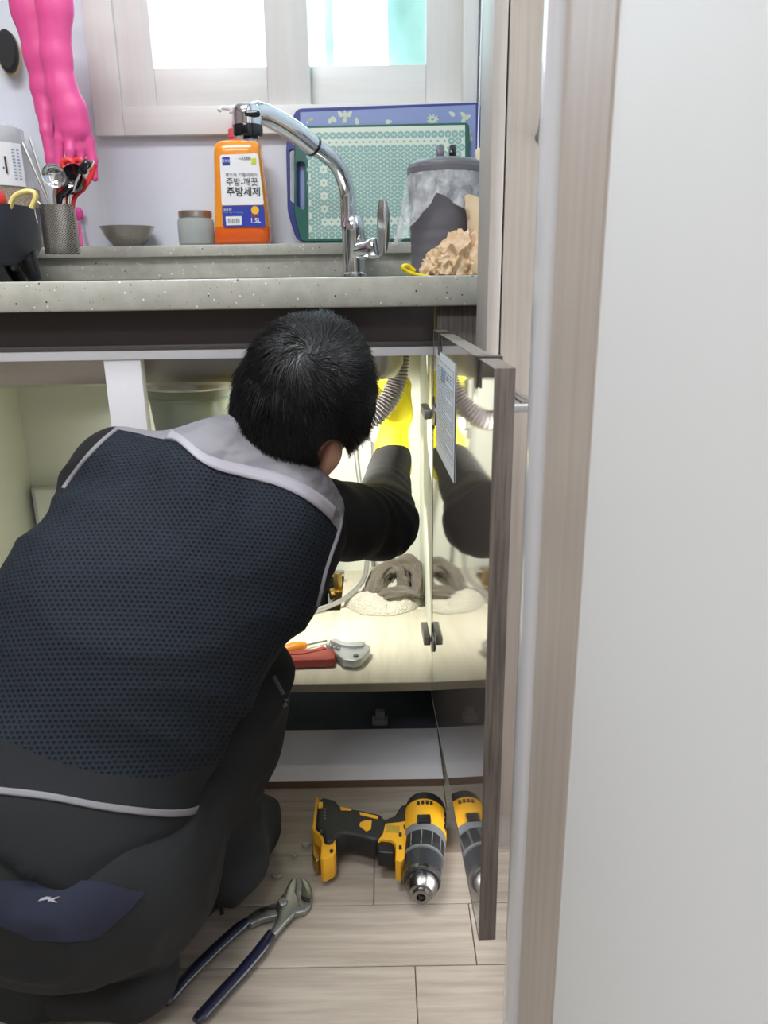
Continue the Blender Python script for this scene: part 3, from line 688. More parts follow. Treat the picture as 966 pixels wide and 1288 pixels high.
# slip-joint pliers
z5 = lambda x, y: (200 + x * .22774, 1080 + y * .22774)
MT['plsteel'] = metalmat('forged_steel', (168, 172, 170), .38); MT['navygrip'] = mat('navy_dipped_grip', (26, 26, 52), .35, coat=.2, var=.15, vscale=40)
pl = thing('slip_joint_pliers', 'slip joint pliers with navy dipped handles on the plank floor', 'pliers', PZ(300, 1200, 0))
def z5p(pts, z, dz, m, name, bev=.002): return MB().prism([PZ(*z5(x, y), z) for x, y in pts], (0, 0, -dz), bev, 2).build(name, m, pl)
z5p([(612, 398), (640, 418), (700, 345), (745, 300), (772, 255), (762, 205), (752, 185), (757, 140), (757, 98), (735, 105), (708, 145), (692, 185), (665, 215), (645, 250), (655, 290), (650, 330)], .017, .009, 'plsteel', 'jaw_lever')
z5p([(470, 335), (510, 362), (560, 335), (640, 318), (690, 300), (760, 300), (800, 290), (835, 255), (848, 205), (845, 165), (825, 125), (785, 98), (790, 140), (785, 205), (830, 222), (812, 250), (770, 262), (700, 240), (630, 245), (550, 270), (520, 290)], .0125, .009, 'plsteel', 'jaw_slide')
z5p([(555, 280), (590, 268), (648, 262), (645, 278), (600, 285), (570, 298), (556, 296)], .0128, .002, 'black', 'slot', .0003)
z5p([(783, 200), (835, 222), (822, 240), (785, 218)], .0129, .002, 'black', 'jaw_teeth', .0003)
p0 = PZ(*z5(684, 246), .017); MB().lathe([(.0075, -.001), (.0075, .003), (.006, .0045), (0, .0045)], p0, n=8).build('pivot_nut', 'steel_d', pl)
def grip(pts, z, w):
    pp = arc([PZ(*z5(x, y), z) for x, y in pts], 6); n = len(pp)
    MB().tube(pp, [w * (.75 + .25 * min(1, i / 4)) if i < 4 else (w * .8 if i == n - 1 else w) for i in range(n)], 14, flat=.62).build('grip', 'navygrip', pl)
grip([(622, 405), (560, 500), (440, 640), (320, 770), (205, 900)], .013, .0083)
grip([(487, 345), (420, 400), (290, 520), (150, 660), (30, 800)], .0105, .0083)
# crumbs of plastic on the floor
MT['clear'] = mat('clear_plastic_scrap', (214, 208, 196), .15, var=.05, trans=.5)
for i, (x, y, s) in enumerate(((348, 1103, .008), (371, 1078, .006), (385, 1065, .007))):
    c = PZ(x, y, 0); rr = random.Random(i); poly = [c + Vector((math.cos(a) * s * rr.uniform(.6, 1.2), math.sin(a) * s * rr.uniform(.5, 1.), .001)) for a in [k * 1.05 for k in range(6)]]
    tag(MB().prism(poly, (0, 0, .003 + .002 * i), .0008).build('plastic_scrap', 'clear'), ('bright clear plastic scrap on the floor near the pliers jaws', 'faint plastic scrap on the floor between pliers and drill', 'flat plastic scrap on the floor right beside the drill foot')[i], 'scrap', 'plastic scraps on the floor')

# ------------------------------------------------------------------ faucet
fc = thing('faucet', 'chrome pull-out kitchen faucet with side lever', 'faucet', (P(444, 348, 1.69).x, 1.69, CT))
fx = P(445, 320, 1.69).x
zf = lambda y: P(445, y, 1.69).z
MB().lathe([(.030, CT), (.030, CT + .006), (.0235, CT + .01), (.0235, zf(290)), (.0245, zf(288)), (.0235, zf(283)), (.021, zf(275)), (.018, zf(272)), (0, zf(272))], (fx, 1.69, 0), n=28).build('body', 'chrome', fc)
F_ = lambda x, y, Y: P(x, y, Y)
sp = arc([F_(438, 285, 1.69), F_(438, 262, 1.69), F_(436, 238, 1.685), F_(426, 211, 1.66), F_(410, 194, 1.63), F_(391, 181, 1.60)], 8)
MB().tube(sp, .0158, 18).build('spout', 'chrome', fc)
hd = arc([F_(394, 184, 1.605), F_(370, 165, 1.57), F_(340, 147, 1.535), F_(325, 142, 1.518), F_(313, 145, 1.503)], 6)
hn = MB().tube(hd, [.019] * 3 + [.0195] * (len(hd) - 9) + [.019, .0185, .018, .0175, .017, .016], 18).build('spray_handle', 'chrome', fc)
q = (hd[1] - hd[0]).normalized(); MB().tube([hd[0] - q * .002, hd[0] + q * .003], .0197, 18).build('seal_ring', 'blackgl', fc)
hc = P(311, 150, 1.50); 
zh = lambda y: P(311, y, 1.50).z
sh = MB().lathe([(0, zh(130)), (.012, zh(130.5)), (.021, zh(133)), (.0255, zh(138)), (.0262, zh(145)), (.0262, zh(160))], (hc.x, 1.50, 0), n=28).build('spray_head', 'chrome', fc)
MB().lathe([(.0262, zh(158)), (.0266, zh(159)), (.0266, zh(170)), (.0245, zh(173)), (0, zh(173))], (hc.x, 1.50, 0), n=28).build('nozzle_ring', 'blackgl', sh)
MB().lathe([(.013, zh(172)), (.013, zh(176)), (0, zh(176.5))], (hc.x + .004, 1.50, 0), n=20).build('nozzle', 'blackgl', sh)
bt = P(317, 143, 1.475); MB().box((bt.x - .014, 1.472, bt.z - .005), (bt.x + .014, 1.484, bt.z + .006), .005, 3).build('mode_button', 'blackgl', sh)
# side cartridge and lever
c0 = F_(447, 317, 1.69); c1 = F_(470, 312, 1.655)
MB().lathe([(.0185, 0), (.0195, .012), (.0195, (c1 - c0).length - .006), (.0215, (c1 - c0).length - .004), (.0215, (c1 - c0).length + .008), (.018, (c1 - c0).length + .013), (0, (c1 - c0).length + .013)], c0, c1 - c0, n=24).build('cartridge', 'chrome', fc)
lvp = rq2([(477, 320), (474.5, 300), (474.2, 268), (476.5, 252), (481.5, 248.5), (487, 253), (490, 268), (490, 298), (487, 316), (482, 323)])
MB().prism([P(x, y, 1.637 - .012 * max(0, (285 - y) / 40)) for x, y in lvp], (0, .009, 0), .002, 2).build('lever', 'chrome', fc)

# ------------------------------------------------------------------ ledge things
# detergent bottle
MT['orangeb'] = bpy.data.materials.new('orange_detergent'); MT['orangeb'].use_nodes = True; t = NT(MT['orangeb'])
bcx = P(303, 240, 1.80).x; zb = LT
tcd = t.n('ShaderNodeTexCoord'); sx3 = t.n('ShaderNodeSeparateXYZ'); t.l(tcd.outputs['Object'], sx3.inputs[0])
t.l(t.mix(t.math('GREATER_THAN', sx3.outputs[2], zb + .037), lin((236, 104, 34)), lin((250, 158, 44))), t.b.inputs['Base Color']); t.b.inputs['Roughness'].default_value = .18; t.b.inputs['Coat Weight'].default_value = .3; t.b.inputs['Subsurface Weight'].default_value = .3; t.b.inputs['Subsurface Radius'].default_value = (.02, .01, .004); t.b.inputs['Subsurface Scale'].default_value = .5
db = thing('detergent_bottle', 'orange dish detergent bottle with a white and blue label', 'bottle', (bcx, 1.80, zb))
Zb = lambda y: P(303, y, 1.77).z
secs = [(305.5, 272, 338.5, .030), (303, 270.5, 340, .035), (290, 271, 340, .036), (250, 270.5, 335.5, .036), (215, 270, 331.5, .035), (190, 269.5, 328, .034), (180, 271, 327, .032), (176, 276, 322, .026), (174, 286, 312, .018)]
V = []; F = []; n = 32
for (py, xl, xr, dy) in secs:
    a = P(xl, py, 1.79).x; b = P(xr, py, 1.79).x; c = (a + b) / 2; h = (b - a) / 2; z = max(Zb(py), zb + .0003) if py < 305 else zb + .0003
    for j in range(n):
        an = 2 * math.pi * j / n; ca, sa = math.cos(an), math.sin(an); e = .42
        V.append((c + h * math.copysign(abs(ca) ** e, ca), 1.80 + dy * math.copysign(abs(sa) ** e, sa), z))
for i in range(len(secs) - 1):
    for j in range(n): F.append((i * n + j, i * n + (j + 1) % n, (i + 1) * n + (j + 1) % n, (i + 1) * n + j))
F += [tuple(range(n))[::-1], tuple((len(secs) - 1) * n + j for j in range(n))]
MB().add(V, F).build('body', 'orangeb', db, ang=60)
zt2 = Zb(174)
MT['pinkcap'] = mat('pink_cap', (226, 84, 96), .4)
ncx = P(297, 170, 1.80).x
MB().lathe([(.014, zt2 - .003), (.014, zt2 + .006), (.0165, zt2 + .006), (.0165, zt2 + .022), (.008, zt2 + .026), (.006, zt2 + .04), (.004, zt2 + .06), (.004, Zb(137))], (ncx, 1.80, 0), n=20).build('cap', 'pinkcap', db)
zz = Zb(133); MB().lathe([(.012, zz - .008), (.012, zz + .002), (.008, zz + .006), (0, zz + .006)], (ncx, 1.80, 0), n=18).tube([(ncx, 1.80, zz), (P(279, 131, 1.79).x, 1.79, zz + .001), (P(276, 133, 1.79).x, 1.785, zz - .006)], .0045, 10).build('pump_head', 'white', db)
# label on the front, a curved-corner plate at the front face
YL = 1.80 - .0372
def LB_(x, y): q = P(x, y, YL); return (q.x, q.z)
def lplate(pts, off, m, name, parent, th=.0005):
    return MB().prism([Vector((p[0], YL - off, p[1])) for p in [LB_(*q) for q in pts]], (0, th, 0)).build(name, m, parent, 0)
lb = lplate(rq([(276.5, 195), (324.5, 193), (332, 257.5), (279, 258.5)], 3), .0012, 'label', 'label', db)
lblue = lplate(rq([(279, 259.5), (332.3, 258.5), (334, 285), (281, 286)], 3), .0013, 'blueprint', 'label_band', db)
lplate(rq([(279.5, 198), (289, 197.5), (289.5, 207.5), (280, 208)], 1.5), .0022, 'blueprint', 'print_mark', lb)
lplate([(316, 199.5), (322, 199), (322.5, 206.5), (316.5, 207)], .0022, 'limeprint', 'print_mark', lb)
lplate([(284, 272.5), (304, 272), (304.5, 283), (285, 283.5)], .0024, 'label', 'print_panel', lblue)
for i in range(9): lplate([(287 + i * 1.7, 275), (287 + i * 1.7 + (.9 if i % 3 else 1.2), 275), (287.2 + i * 1.7 + .9, 281), (287.2 + i * 1.7, 281)], .0032, 'inkgrey', 'barcode_bar', lblue)
def ltext(s, x, y, size_px, m, parent, bold=0, rot=.0, off=.0022):
    q = P(x, y, YL); text(s, frame((q.x, YL - off, q.z), (1, 0, -.02), (0, 0, 1)), size_px * 1.62 / 962 * 1.06, 'print_text', m, parent, bold=bold)
ltext('주방세제', 306.5, 242, 11.2, 'ink', lb, .00025)
ltext('주방-깨끗', 304.5, 229.5, 9.6, 'ink', lb)
ltext('뽀드득 기름때제거', 304, 220.3, 5, 'inkgrey', lb)
ltext('~3,000', 308, 199.5, 5, 'ink', lb)
ltext('1.5L', 321.5, 277.5, 7.5, 'label', lblue, .0002, off=.0026)
ltext('친환경', 321, 271.3, 3.5, 'redprint', lblue, off=.0026)
ltext('대용량', 286, 264, 4, 'label', lblue, off=.0026)
ltext('주방용 세제 식기 과일 채소', 294, 267.8, 2.2, 'inkblue', lblue, off=.0026)
ltext('대용량', 284.6, 203, 3.6, 'label', lb, off=.0034)
q = P(321, 264.5, YL); MB().lathe([(.0085, 0), (.0085, .0008), (0, .0008)], (q.x, YL - .0018, q.z), (0, -1, 0), n=20).build('print_lemon', 'yellowprint', lblue)
# glass jar
MT['frost'] = mat('cloudy_glass', (206, 212, 208), .12, var=.03, trans=.55, ior=1.2)
jx = P(247, 290, 1.80).x; jr = (P(269.5, 295, 1.80).x - P(224.5, 295, 1.80).x) / 2; zj = lambda y: P(247, y, 1.78).z
jr_ = thing('glass_jar', 'small cloudy glass jar with a tin lid on the window ledge', 'jar', (jx, 1.80, LT))
MB().lathe([(jr * .9, LT + .0003), (jr, LT + .004), (jr, zj(279)), (jr * .97, zj(276)), (jr * .87, zj(274)), (jr * .87, zj(272))], (jx, 1.80, 0), n=32).build('glass', 'frost', jr_)
MT['tin'] = metalmat('tin_lid', (196, 188, 176), .3)
MT['bowlst'] = metalmat('polished_steel', (168, 164, 158), .16)
MB().lathe([(jr * .90, zj(273.5)), (jr * .92, zj(273)), (jr * .92, zj(266)), (jr * .88, zj(264.8)), (jr * .7, zj(265)), (0, zj(265))], (jx, 1.80, 0), n=32).build('lid', 'tin', jr_)
# steel bowl
bx0 = P(161, 297, 1.81).x; br = (P(196, 290, 1.81).x - P(127, 290, 1.81).x) / 2; zt_ = P(161, 285, 1.80).z
pr = [(.0, LT + .0008), (br * .5, LT + .0004), (br * .56, LT + .003), (br * .8, LT + (zt_ - LT) * .5), (br * .93, zt_ - .004), (br, zt_), (br * .985, zt_ + .0008), (br * .92, zt_ - .003), (br * .78, LT + (zt_ - LT) * .5), (br * .54, LT + .005), (0, LT + .0025)]
tag(MB().lathe(pr, (bx0, 1.81, 0), n=36).build('steel_bowl', 'bowlst'), 'small shiny steel bowl standing on the window ledge', 'bowl')
# pink spoon leaning on the wall
MT['pink'] = mat('pink_plastic', (232, 74, 160), .4)
ps = thing('pink_spoon', 'little pink plastic spoon standing upright against the wall', 'spoon', P(102, 309, 1.83))
MB().tube(arc([P(102.5, 309, 1.83), P(101, 295, 1.84), P(99.5, 280, 1.85)], 4), [.0045] + [.004] * 4 + [.0035] * 3 + [.003], 8, flat=.5).build('handle', 'pink', ps)
MB().ell(P(98.5, 269, 1.853), (.0115, .005, .0145)).build('spoon_bowl', 'pink', ps)

# cutting boards
MT['navyb'] = mat('blue_board_plastic', (50, 60, 132), .4); MT['lightb'] = mat('light_blue_board_face', (138, 152, 196), .4)
MT['greenb'] = mat('green_board_plastic', (34, 92, 84), .4); MT['palegreen'] = mat('pale_green_board_face', (216, 224, 208), .4)
MT['tealdot'] = mat('teal_dot_print', (138, 176, 170), .45); MT['motif'] = mat('white_motif_print', (232, 238, 228), .45); MT['leafp'] = mat('pale_leaf_print', (206, 216, 190), .5)
def board(name, label, Yb0, Yb1, outer, hole, face, m1, m2):
    """lean from Yb0 at the ledge to Yb1 at the top; pixel outlines on the leaning plane"""
    zb_ = LT; zt_ = P(480, min(p[1] for p in outer), Yb1).z
    up = Vector((0, Yb1 - Yb0, zt_ - zb_)).normalized(); o0 = Vector((0, Yb0, zb_)); M = frame(o0, (1, 0, 0), up); nrm = M.to_3x3().col[2]
    def q(p, off=0):
        d = ray(*p); oo = o0 + nrm * off; tt = (oo - CAM).dot(nrm) / d.dot(nrm); r = M.inverted() @ (CAM + d * tt); return (r.x, r.y)
    t = thing(name, label, 'cutting board', (P(480, 300, Yb0).x, Yb0, LT), 'cutting boards leaning behind the faucet')
    M2 = M @ Matrix.Translation((0, 0.003, 0))
    b = shape2d([q(p) for p in outer], [[q(p) for p in hole]] if hole else [], .010, .002, M2, 'board', m1, t)
    return t, M2, q
bo = rq([(372, 139), (605, 131), (607, 306), (374, 306), (362, 270), (360, 185)], 9)
bt_, BM, bq = board('cutting_board', 'large blue cutting board with leaf print, behind the green one', 1.822, 1.838, bo, rq([(364.5, 192), (370.5, 190), (370.5, 258), (365, 254)], 2.5), None, 'navyb', 'lightb')
fx0 = [bq(p) for p in ((378, 144), (598, 134.5), (598, 300), (378, 300))]
shape2d(fx0, [], .0008, .0001, BM @ Matrix.Translation((0, 0, .0054)), 'printed_face', 'lightb', bt_)
lm = MB(BM)
def petal(x, y, a, l, wd_, mb, q, z=.0060):
    c = q((x, y)); pts = []
    for k in range(12):
        th = 2 * math.pi * k / 12; u = math.cos(th) * l; v = math.sin(th) * wd_ * (1 - .4 * math.cos(th))
        pts.append((c[0] + u * math.cos(a) - v * math.sin(a), c[1] + u * math.sin(a) + v * math.cos(a), z))
    i = len(mb.v); mb.add(pts, [tuple(range(12))])
for (x, y, a) in ((416, 154, .9), (420, 152.5, 2.2), (428, 146, 2.2), (434, 146, 1.6), (440, 146, .9), (434, 153, 1.2), (449, 155, 1.8), (489, 156, .1), (568, 146, 2.6), (582, 147, 2.4), (588, 150, .5), (583, 154, 1), (590, 170, 1.2), (591, 176, 2.0)): petal(x, y, a, .0075, .0042, lm, bq)
for k in range(9): petal(544 + 5 * math.cos(k * .7), 153 - 4 * math.sin(k * .7), k * .7, .005, .002, lm, bq)
for k in range(3): petal(388 + k * 2, 156 - k * 1.5, .6, .005, .0025, lm, bq)
lm.build('leaf_print', 'leafp', bt_, 0)
go = rq([(380, 161), (590, 156.5), (590, 305.5), (379, 306), (370, 270), (371, 185)], 7)
gt_, GM, gq = board('cutting_board', 'green framed cutting board with pale dotted print, standing in front', 1.800, 1.817, go, rq([(373.5, 206), (383.5, 206), (383.5, 266), (373.5, 262)], 4), None, 'greenb', 'palegreen')
gf = [gq(p) for p in ((388, 164), (584.5, 160), (585, 301), (389, 302))]
shape2d(gf, [], .0008, .0001, GM @ Matrix.Translation((0, 0, .0054)), 'printed_face', 'palegreen', gt_)
g0, g1 = gf[3], gf[1]; gw, gh = g1[0] - g0[0], g1[1] - g0[1]
td_ = MB(GM); wm = MB(GM); pitch = .0146
ny = int(gh / (pitch * .92)); nx = int(gw / pitch)
for j in range(ny):
    for i in range(nx):
        x = g0[0] + pitch * (i + .5 + .5 * (j % 2)); y_ = g0[1] + pitch * .92 * (j + .5)
        u, v = (x - g0[0]) / gw, (y_ - g0[1]) / gh
        if x > g1[0] - .004: continue
        inb = abs(max(abs(u - .5) - .5 + .16 * gh / gw, abs(v - .5) - .5 + .16)) ;
        du = min(u, 1 - u) * gw; dv = min(v, 1 - v) * gh; dd = min(du, dv)
        if .030 < dd < .043: r = .0026
        else: r = .0076
        td_.add([(x + r * math.cos(a), y_ + r * math.sin(a), .0060) for a in [k * math.pi / 4 for k in range(8)]], [tuple(range(8))])
        if r > .004:
            for a in (.5, 1.57, 2.64):
                wm.add([(x, y_ - .0030, .0063), (x + .0034 * math.cos(a - .22), y_ - .0015 + .0034 * math.sin(a - .22), .0063), (x + .0046 * math.cos(a), y_ - .001 + .0046 * math.sin(a), .0063), (x + .0034 * math.cos(a + .22), y_ - .0015 + .0034 * math.sin(a + .22), .0063)], [(0, 1, 2, 3)])
td_.build('dot_print', 'tealdot', gt_, 0)['kind'] = 'stuff'; wm.build('motif_print', 'motif', gt_, 0)['kind'] = 'stuff'

# ------------------------------------------------------------------ food waste bin with bag
YB = 1.52
MT['bingrey'] = mat('grey_bin_plastic', (104, 102, 108), .42, var=.04)
bnx = P(560, 280, YB).x; rB = (P(608, 250, YB).x - P(513.5, 250, YB).x) / 2; zB = lambda y: P(560, y, YB).z
bn = thing('waste_bin', 'grey lidded kitchen waste bin lined with a plastic bag', 'bin', (bnx, YB, CT))
pr = [(0, CT + .0005), (rB * .86, CT + .0005), (rB * .9, CT + .004)]
for y in range(340, 215, -4):
    r = rB * (.90 + .10 * (345 - y) / 125); pr.append((r - (.0011 if (y // 4) % 4 == 1 and 286 < y < 330 else 0), zB(y)))
MB().lathe(pr + [(rB * .96, zB(212)), (0, zB(212))], (bnx, YB, 0), n=40).build('body', 'bingrey', bn)
ld = MB().lathe([(rB * 1.0, zB(220)), (rB * 1.02, zB(219)), (rB * 1.02, zB(212)), (rB * 1.0, zB(211)), (rB * 1.0, zB(209.5)), (rB * .96, zB(206)), (rB * .82, zB(202.5)), (rB * .6, zB(200.5)), (0, zB(199.5))], (bnx, YB, 0), n=40).build('lid', 'bingrey', bn)
MT['bagm'] = bpy.data.materials.new('thin_plastic_film'); MT['bagm'].use_nodes = True; t = NT(MT['bagm']); t.b.inputs['Base Color'].default_value = (*lin((246, 249, 253)), 1); t.b.inputs['Roughness'].default_value = .25
fa = t.math('MULTIPLY_ADD', t.noise(t.obj(), 45, 4, .6), 1.0); fa.node.inputs[2].default_value = -.16; t.l(fa, t.b.inputs['Alpha']); t.bump(t.noise(t.obj(), 60, 3), .6, .003)
def bagw(i, a, r, z):
    # skirt hangs lower to the left and in scallops
    lo = .026 + .040 * max(0, math.cos(a - math.pi * 1.0)) ** 1.5 + .034 * abs(math.sin(a * 1.5 - .40)); f = i / 9
    flare = .020 * f * (.4 + .9 * max(0, math.cos(a - math.pi)) ** 1.2) + .004 * math.sin(a * 11 + 2 * f) * f + .003 * math.sin(a * 23) * f
    return r + flare, z - lo * f * 1.25
MB().lathe([(rB * 1.005, zB(219))] * 10, (bnx, YB, 0), n=96, wob=bagw).build('liner_bag', 'bagm', bn, ang=80, label='thin translucent plastic bag folded over the rim')
MT['binblk'] = MT['blackgl']
hp_ = [Vector((bnx + rx, YB, 0)) for rx in (0,)]
cxh = P(559, 195, YB).x
for dx in (-.014, .008):
    pts = [(cxh + dx, YB - .02, zB(201)), (cxh + dx, YB - .02, zB(192)), (cxh + dx, YB - .010, zB(183)), (cxh + dx, YB + .010, zB(183)), (cxh + dx, YB + .02, zB(192)), (cxh + dx, YB + .02, zB(201))]
    MB().prism([Vector(p) for p in pts], (.012, 0, 0), .003).build('lid_lug', 'bingrey' if dx < 0 else 'binblk', ld)
# brown paper
MT['kraft'] = mat('crumpled_kraft_paper', (214, 186, 152), .8, var=.12, vscale=30)
MT['kraft_lt'] = mat('pale_kraft_paper', (228, 206, 172), .8, var=.1, vscale=25)
def crumple(c, r, seed, name, m, parent, sub=5, amp=.5):
    bm = bmesh.new(); bmesh.ops.create_icosphere(bm, subdivisions=sub, radius=1); off = Vector((seed * 3.1, seed * 7.7, seed))
    for v in bm.verts:
        n = v.co.normalized(); m_ = Vector((n.x * 1.3, n.y * 1.3, n.z * .7)); wv3 = m_ + Vector((noise.noise(m_ * 2), noise.noise(m_ * 2 + off), noise.noise(m_ * 2 - off))) * .5; d = 1 + amp * ((1 - 2.4 * abs(noise.noise(wv3 * 1.2 + off))) * .85 + (1 - 2 * abs(noise.noise(wv3 * 2.7 + off))) * .35)
        p = Vector((n.x * r[0], n.y * r[1], n.z * r[2])) * d; v.co = c + p; v.co.z = max(v.co.z, CT + .0006)
    return MB().bm(bm).build(name, m, parent, ang=40)
YP = 1.39
def crow(px, py, Y=YP): return P(px, py, Y)
pb = thing('crumpled_paper', 'crumpled brown paper heaped in front of the waste bin', 'paper', (P(580, 340, YP).x, YP, CT))
crumple(crow(556, 338), (.026, .028, .024), 1, 'crumple', 'kraft', pb); crumple(crow(581, 326), (.033, .03, .034), 2, 'crumple', 'kraft', pb); crumple(crow(600, 336), (.028, .03, .040), 5, 'crumple', 'kraft', pb)
pk = thing('paper_bag', 'upright pale brown paper bag beside the waste bin', 'bag', (P(603, 340, 1.42).x, 1.42, CT))
def bagpaper():
    n, k = 28, 14; V = []; F = []; cz = P(606, 344, 1.42); tz_ = P(606, 249, 1.42).z; x0 = P(603, 300, 1.43).x + .006
    for i in range(k):
        f = i / (k - 1); z = CT + .001 + (tz_ - CT) * f
        for j in range(n):
            a = 2 * math.pi * j / n; rx, ry = .019 + .011 * f, .018 + .010 * f
            q = Vector((math.cos(a) * 1.2, math.sin(a) * 1.2, f * 2.2)); w_ = (1 - 2 * abs(noise.noise(q * 1.6 + Vector((9, 2, 4))))) * .0055
            V.append((min(x0 + .004 * (1 - f) + (rx + w_) * math.cos(a), AX - .004), 1.43 + (ry + w_) * math.sin(a), z + .006 * math.sin(a * 2 + 1) * f))
    for i in range(k - 1):
        for j in range(n): F.append((i * n + j, i * n + (j + 1) % n, (i + 1) * n + (j + 1) % n, (i + 1) * n + j))
    F.append(tuple(range(n))[::-1]); return MB().add(V, F)
bagpaper().build('bag_paper', 'kraft_lt', pk, ang=25)
MT['yel'] = mat('yellow_rubber', (240, 216, 30), .45)
yp = arc([P(541, 349, 1.36), P(530, 346.5, 1.36), P(518, 344, 1.355), P(508, 339, 1.35), P(507.5, 335, 1.35), P(513, 334.5, 1.355), P(521, 341, 1.36)], 6)
tag(MB().tube(yp, [.0045] * 12 + [.005] * (len(yp) - 12), 10, flat=.7).build('yellow_band', 'yel'), 'loose yellow rubber band on the worktop before the waste bin', 'band')

# things hanging on the alcove side wall
XH = AX - .02
tg = thing('hanging_brush', 'pale wooden brush handle hanging on a white cord in the corner', 'brush', PX(604, 200, XH))
MT['palewood'] = mat('pale_wood', (226, 212, 184), .6)
yq = P(604, 200, 1.62)
MB().tube(arc([P(601, 190, 1.62), P(603, 120, 1.62), P(606, 20, 1.62), P(608, -60, 1.62), P(611, 20, 1.62), P(610, 120, 1.62), P(606, 190, 1.62)], 6), .0014, 8).build('cord', 'white', tg)
MB().tube(arc([P(604, 186, 1.62), P(604.5, 200, 1.62), P(606, 222, 1.62), P(607, 250, 1.62)], 4), [.006] + [.0095] * 6 + [.0085] * 6, 12, flat=.5).build('handle', 'palewood', tg)
tw = thing('hanging_scraper', 'white plastic scraper hanging on the side wall by the window', 'scraper', PX(614, 60, XH))
MB().prism([P(612, -20, 1.50), P(617, -20, 1.50), P(617.5, 80, 1.50), P(615, 92, 1.50), P(612.5, 80, 1.50)], (0, .012, 0), .002).build('blade', 'white', tw)
MB().tube(arc([P(611, -30, 1.49), P(611, 30, 1.49), P(610.5, 62, 1.49)], 4), .0018, 8).build('cord', 'inkgrey', tw)
tw2 = thing('hanging_peeler', 'small steel peeler hanging below the white scraper', 'peeler', PX(615, 110, XH))
MB().tube(arc([P(617, 98, 1.50), P(614, 104, 1.50), P(613, 112, 1.50), P(614, 122, 1.50), P(614, 190, 1.50)], 4), [.003] * 8 + [.004] * 9, 8, flat=.5).build('handle', 'chrome', tw2)

# ------------------------------------------------------------------ left end of the worktop: drying tub, utensils
YT = 1.52
rT = .20; tx = P(43, 280, YT - .0).x - rT; zT = lambda y: P(20, y, YT - .1).z
MT['tub'] = mat('charcoal_tub_plastic', (62, 66, 76), .35, var=.05)
tb = thing('dish_tub', 'charcoal plastic dish tub on short legs at the left', 'tub', (tx, YT, CT))
z0, z1 = zT(331), zT(254)
MB().lathe([(0, z0 - .002), (rT * .80, z0), (rT * .9, z0 + .012), (rT * .965, z0 + .035), (rT * .985, z1 - .02), (rT, z1 - .004), (rT * 1.005, z1), (rT * .985, z1 + .0005), (rT * .97, z1 - .01), (rT * .95, z0 + .04), (rT * .85, z0 + .012), (0, z0 + .004)], (tx, YT, 0), n=56).build('basin', 'tub', tb)
for a in (-40, 5, 62, 118, 200, 250):
    p = Vector((tx + rT * .84 * math.cos(R_(a)), YT + rT * .84 * math.sin(R_(a)), 0)); ti = Vector((math.cos(R_(a)), math.sin(R_(a)), 0))
    MB().tube([p + Vector((0, 0, z0 + .02)), p + ti * .006 + Vector((0, 0, z0 - .01)), p + ti * .014 + Vector((0, 0, CT + .0005))], [.022, .017, .012], 12).build('leg', 'blackgl', tb)
MT['yelpale'] = mat('pale_yellow_plastic', (240, 220, 140), .4); MT['red'] = mat('red_plastic', (214, 52, 48), .35)
yl = arc([P(12, 262, 1.46), P(17, 249, 1.46), P(28, 242, 1.46), P(40, 241, 1.46), P(45, 247, 1.46), P(40, 262, 1.46)], 6)
tag(MB().tube(yl, .0065, 10, flat=.7).build('lid_handle', 'yelpale'), 'pale yellow loop handle sticking out of the dish tub', 'handle')
tag(MB().ell(P(-4, 252, 1.47), (.016, .02, .02)).build('red_ball_cap', 'red'), 'small red plastic cap in the dish tub at the picture edge', 'cap')
# perforated utensil holder, hooked on the tub
MT['perf'] = bpy.data.materials.new('perforated_steel'); MT['perf'].use_nodes = True; t = NT(MT['perf']); t.b.inputs['Metallic'].default_value = .9; t.b.inputs['Roughness'].default_value = .3
tcd = t.n('ShaderNodeTexCoord'); s3 = t.n('ShaderNodeSeparateXYZ'); t.l(tcd.outputs['Object'], s3.inputs[0])
gx = t.math('SINE', t.math('MULTIPLY', s3.outputs[0], 2 * math.pi / .0042)); gz = t.math('SINE', t.math('MULTIPLY', s3.outputs[2], 2 * math.pi / .0042))
dots = t.math('GREATER_THAN', t.math('MULTIPLY', gx, gz), .35)
t.l(t.mix(dots, lin((196, 192, 186)), lin((70, 66, 62))), t.b.inputs['Base Color'])
hq = thing('utensil_holder', 'perforated steel utensil holder hooked on the dish tub', 'holder', P(65, 320, 1.48))
HZ0, HZ1 = P(65, 319, 1.44).z, P(65, 256, 1.44).z
hx0, hx1 = P(43.5, 285, 1.44).x, P(87, 285, 1.44).x; hcx = (hx0 + hx1) / 2; hr = (hx1 - hx0) / 2; HY = 1.475
MB().lathe([(hr * .96, HZ0), (hr, HZ0 + .003), (hr, HZ1 - .004), (hr * 1.03, HZ1), (hr * .97, HZ1), (hr * .96, HZ0 + .004), (0, HZ0 + .003)], (hcx, HY, 0), n=36, sy=1.0).build('cup', 'perf', hq)
MB().tube(arc([(hx0 + .006, HY - .01, HZ1), (hx0 - .002, HY - .01, HZ1 + .006), (hx0 - .006, HY - .01, HZ1 - .01), (hx0 - .004, HY - .01, HZ1 - .03)], 4), .0014, 8).build('hook', 'chrome', hq)
def utensil(name, label, cat, parts): 
    t = thing(name, label, cat, (hcx, HY, HZ0 + .006))
    for (fn, nm, mt) in parts: fn(MB()).build(nm, mt, t)
U = lambda x, y, Y=HY: P(x, y, Y)
bot = lambda dx=0, dy=0: Vector((hcx + dx, HY + dy, HZ0 + .006))
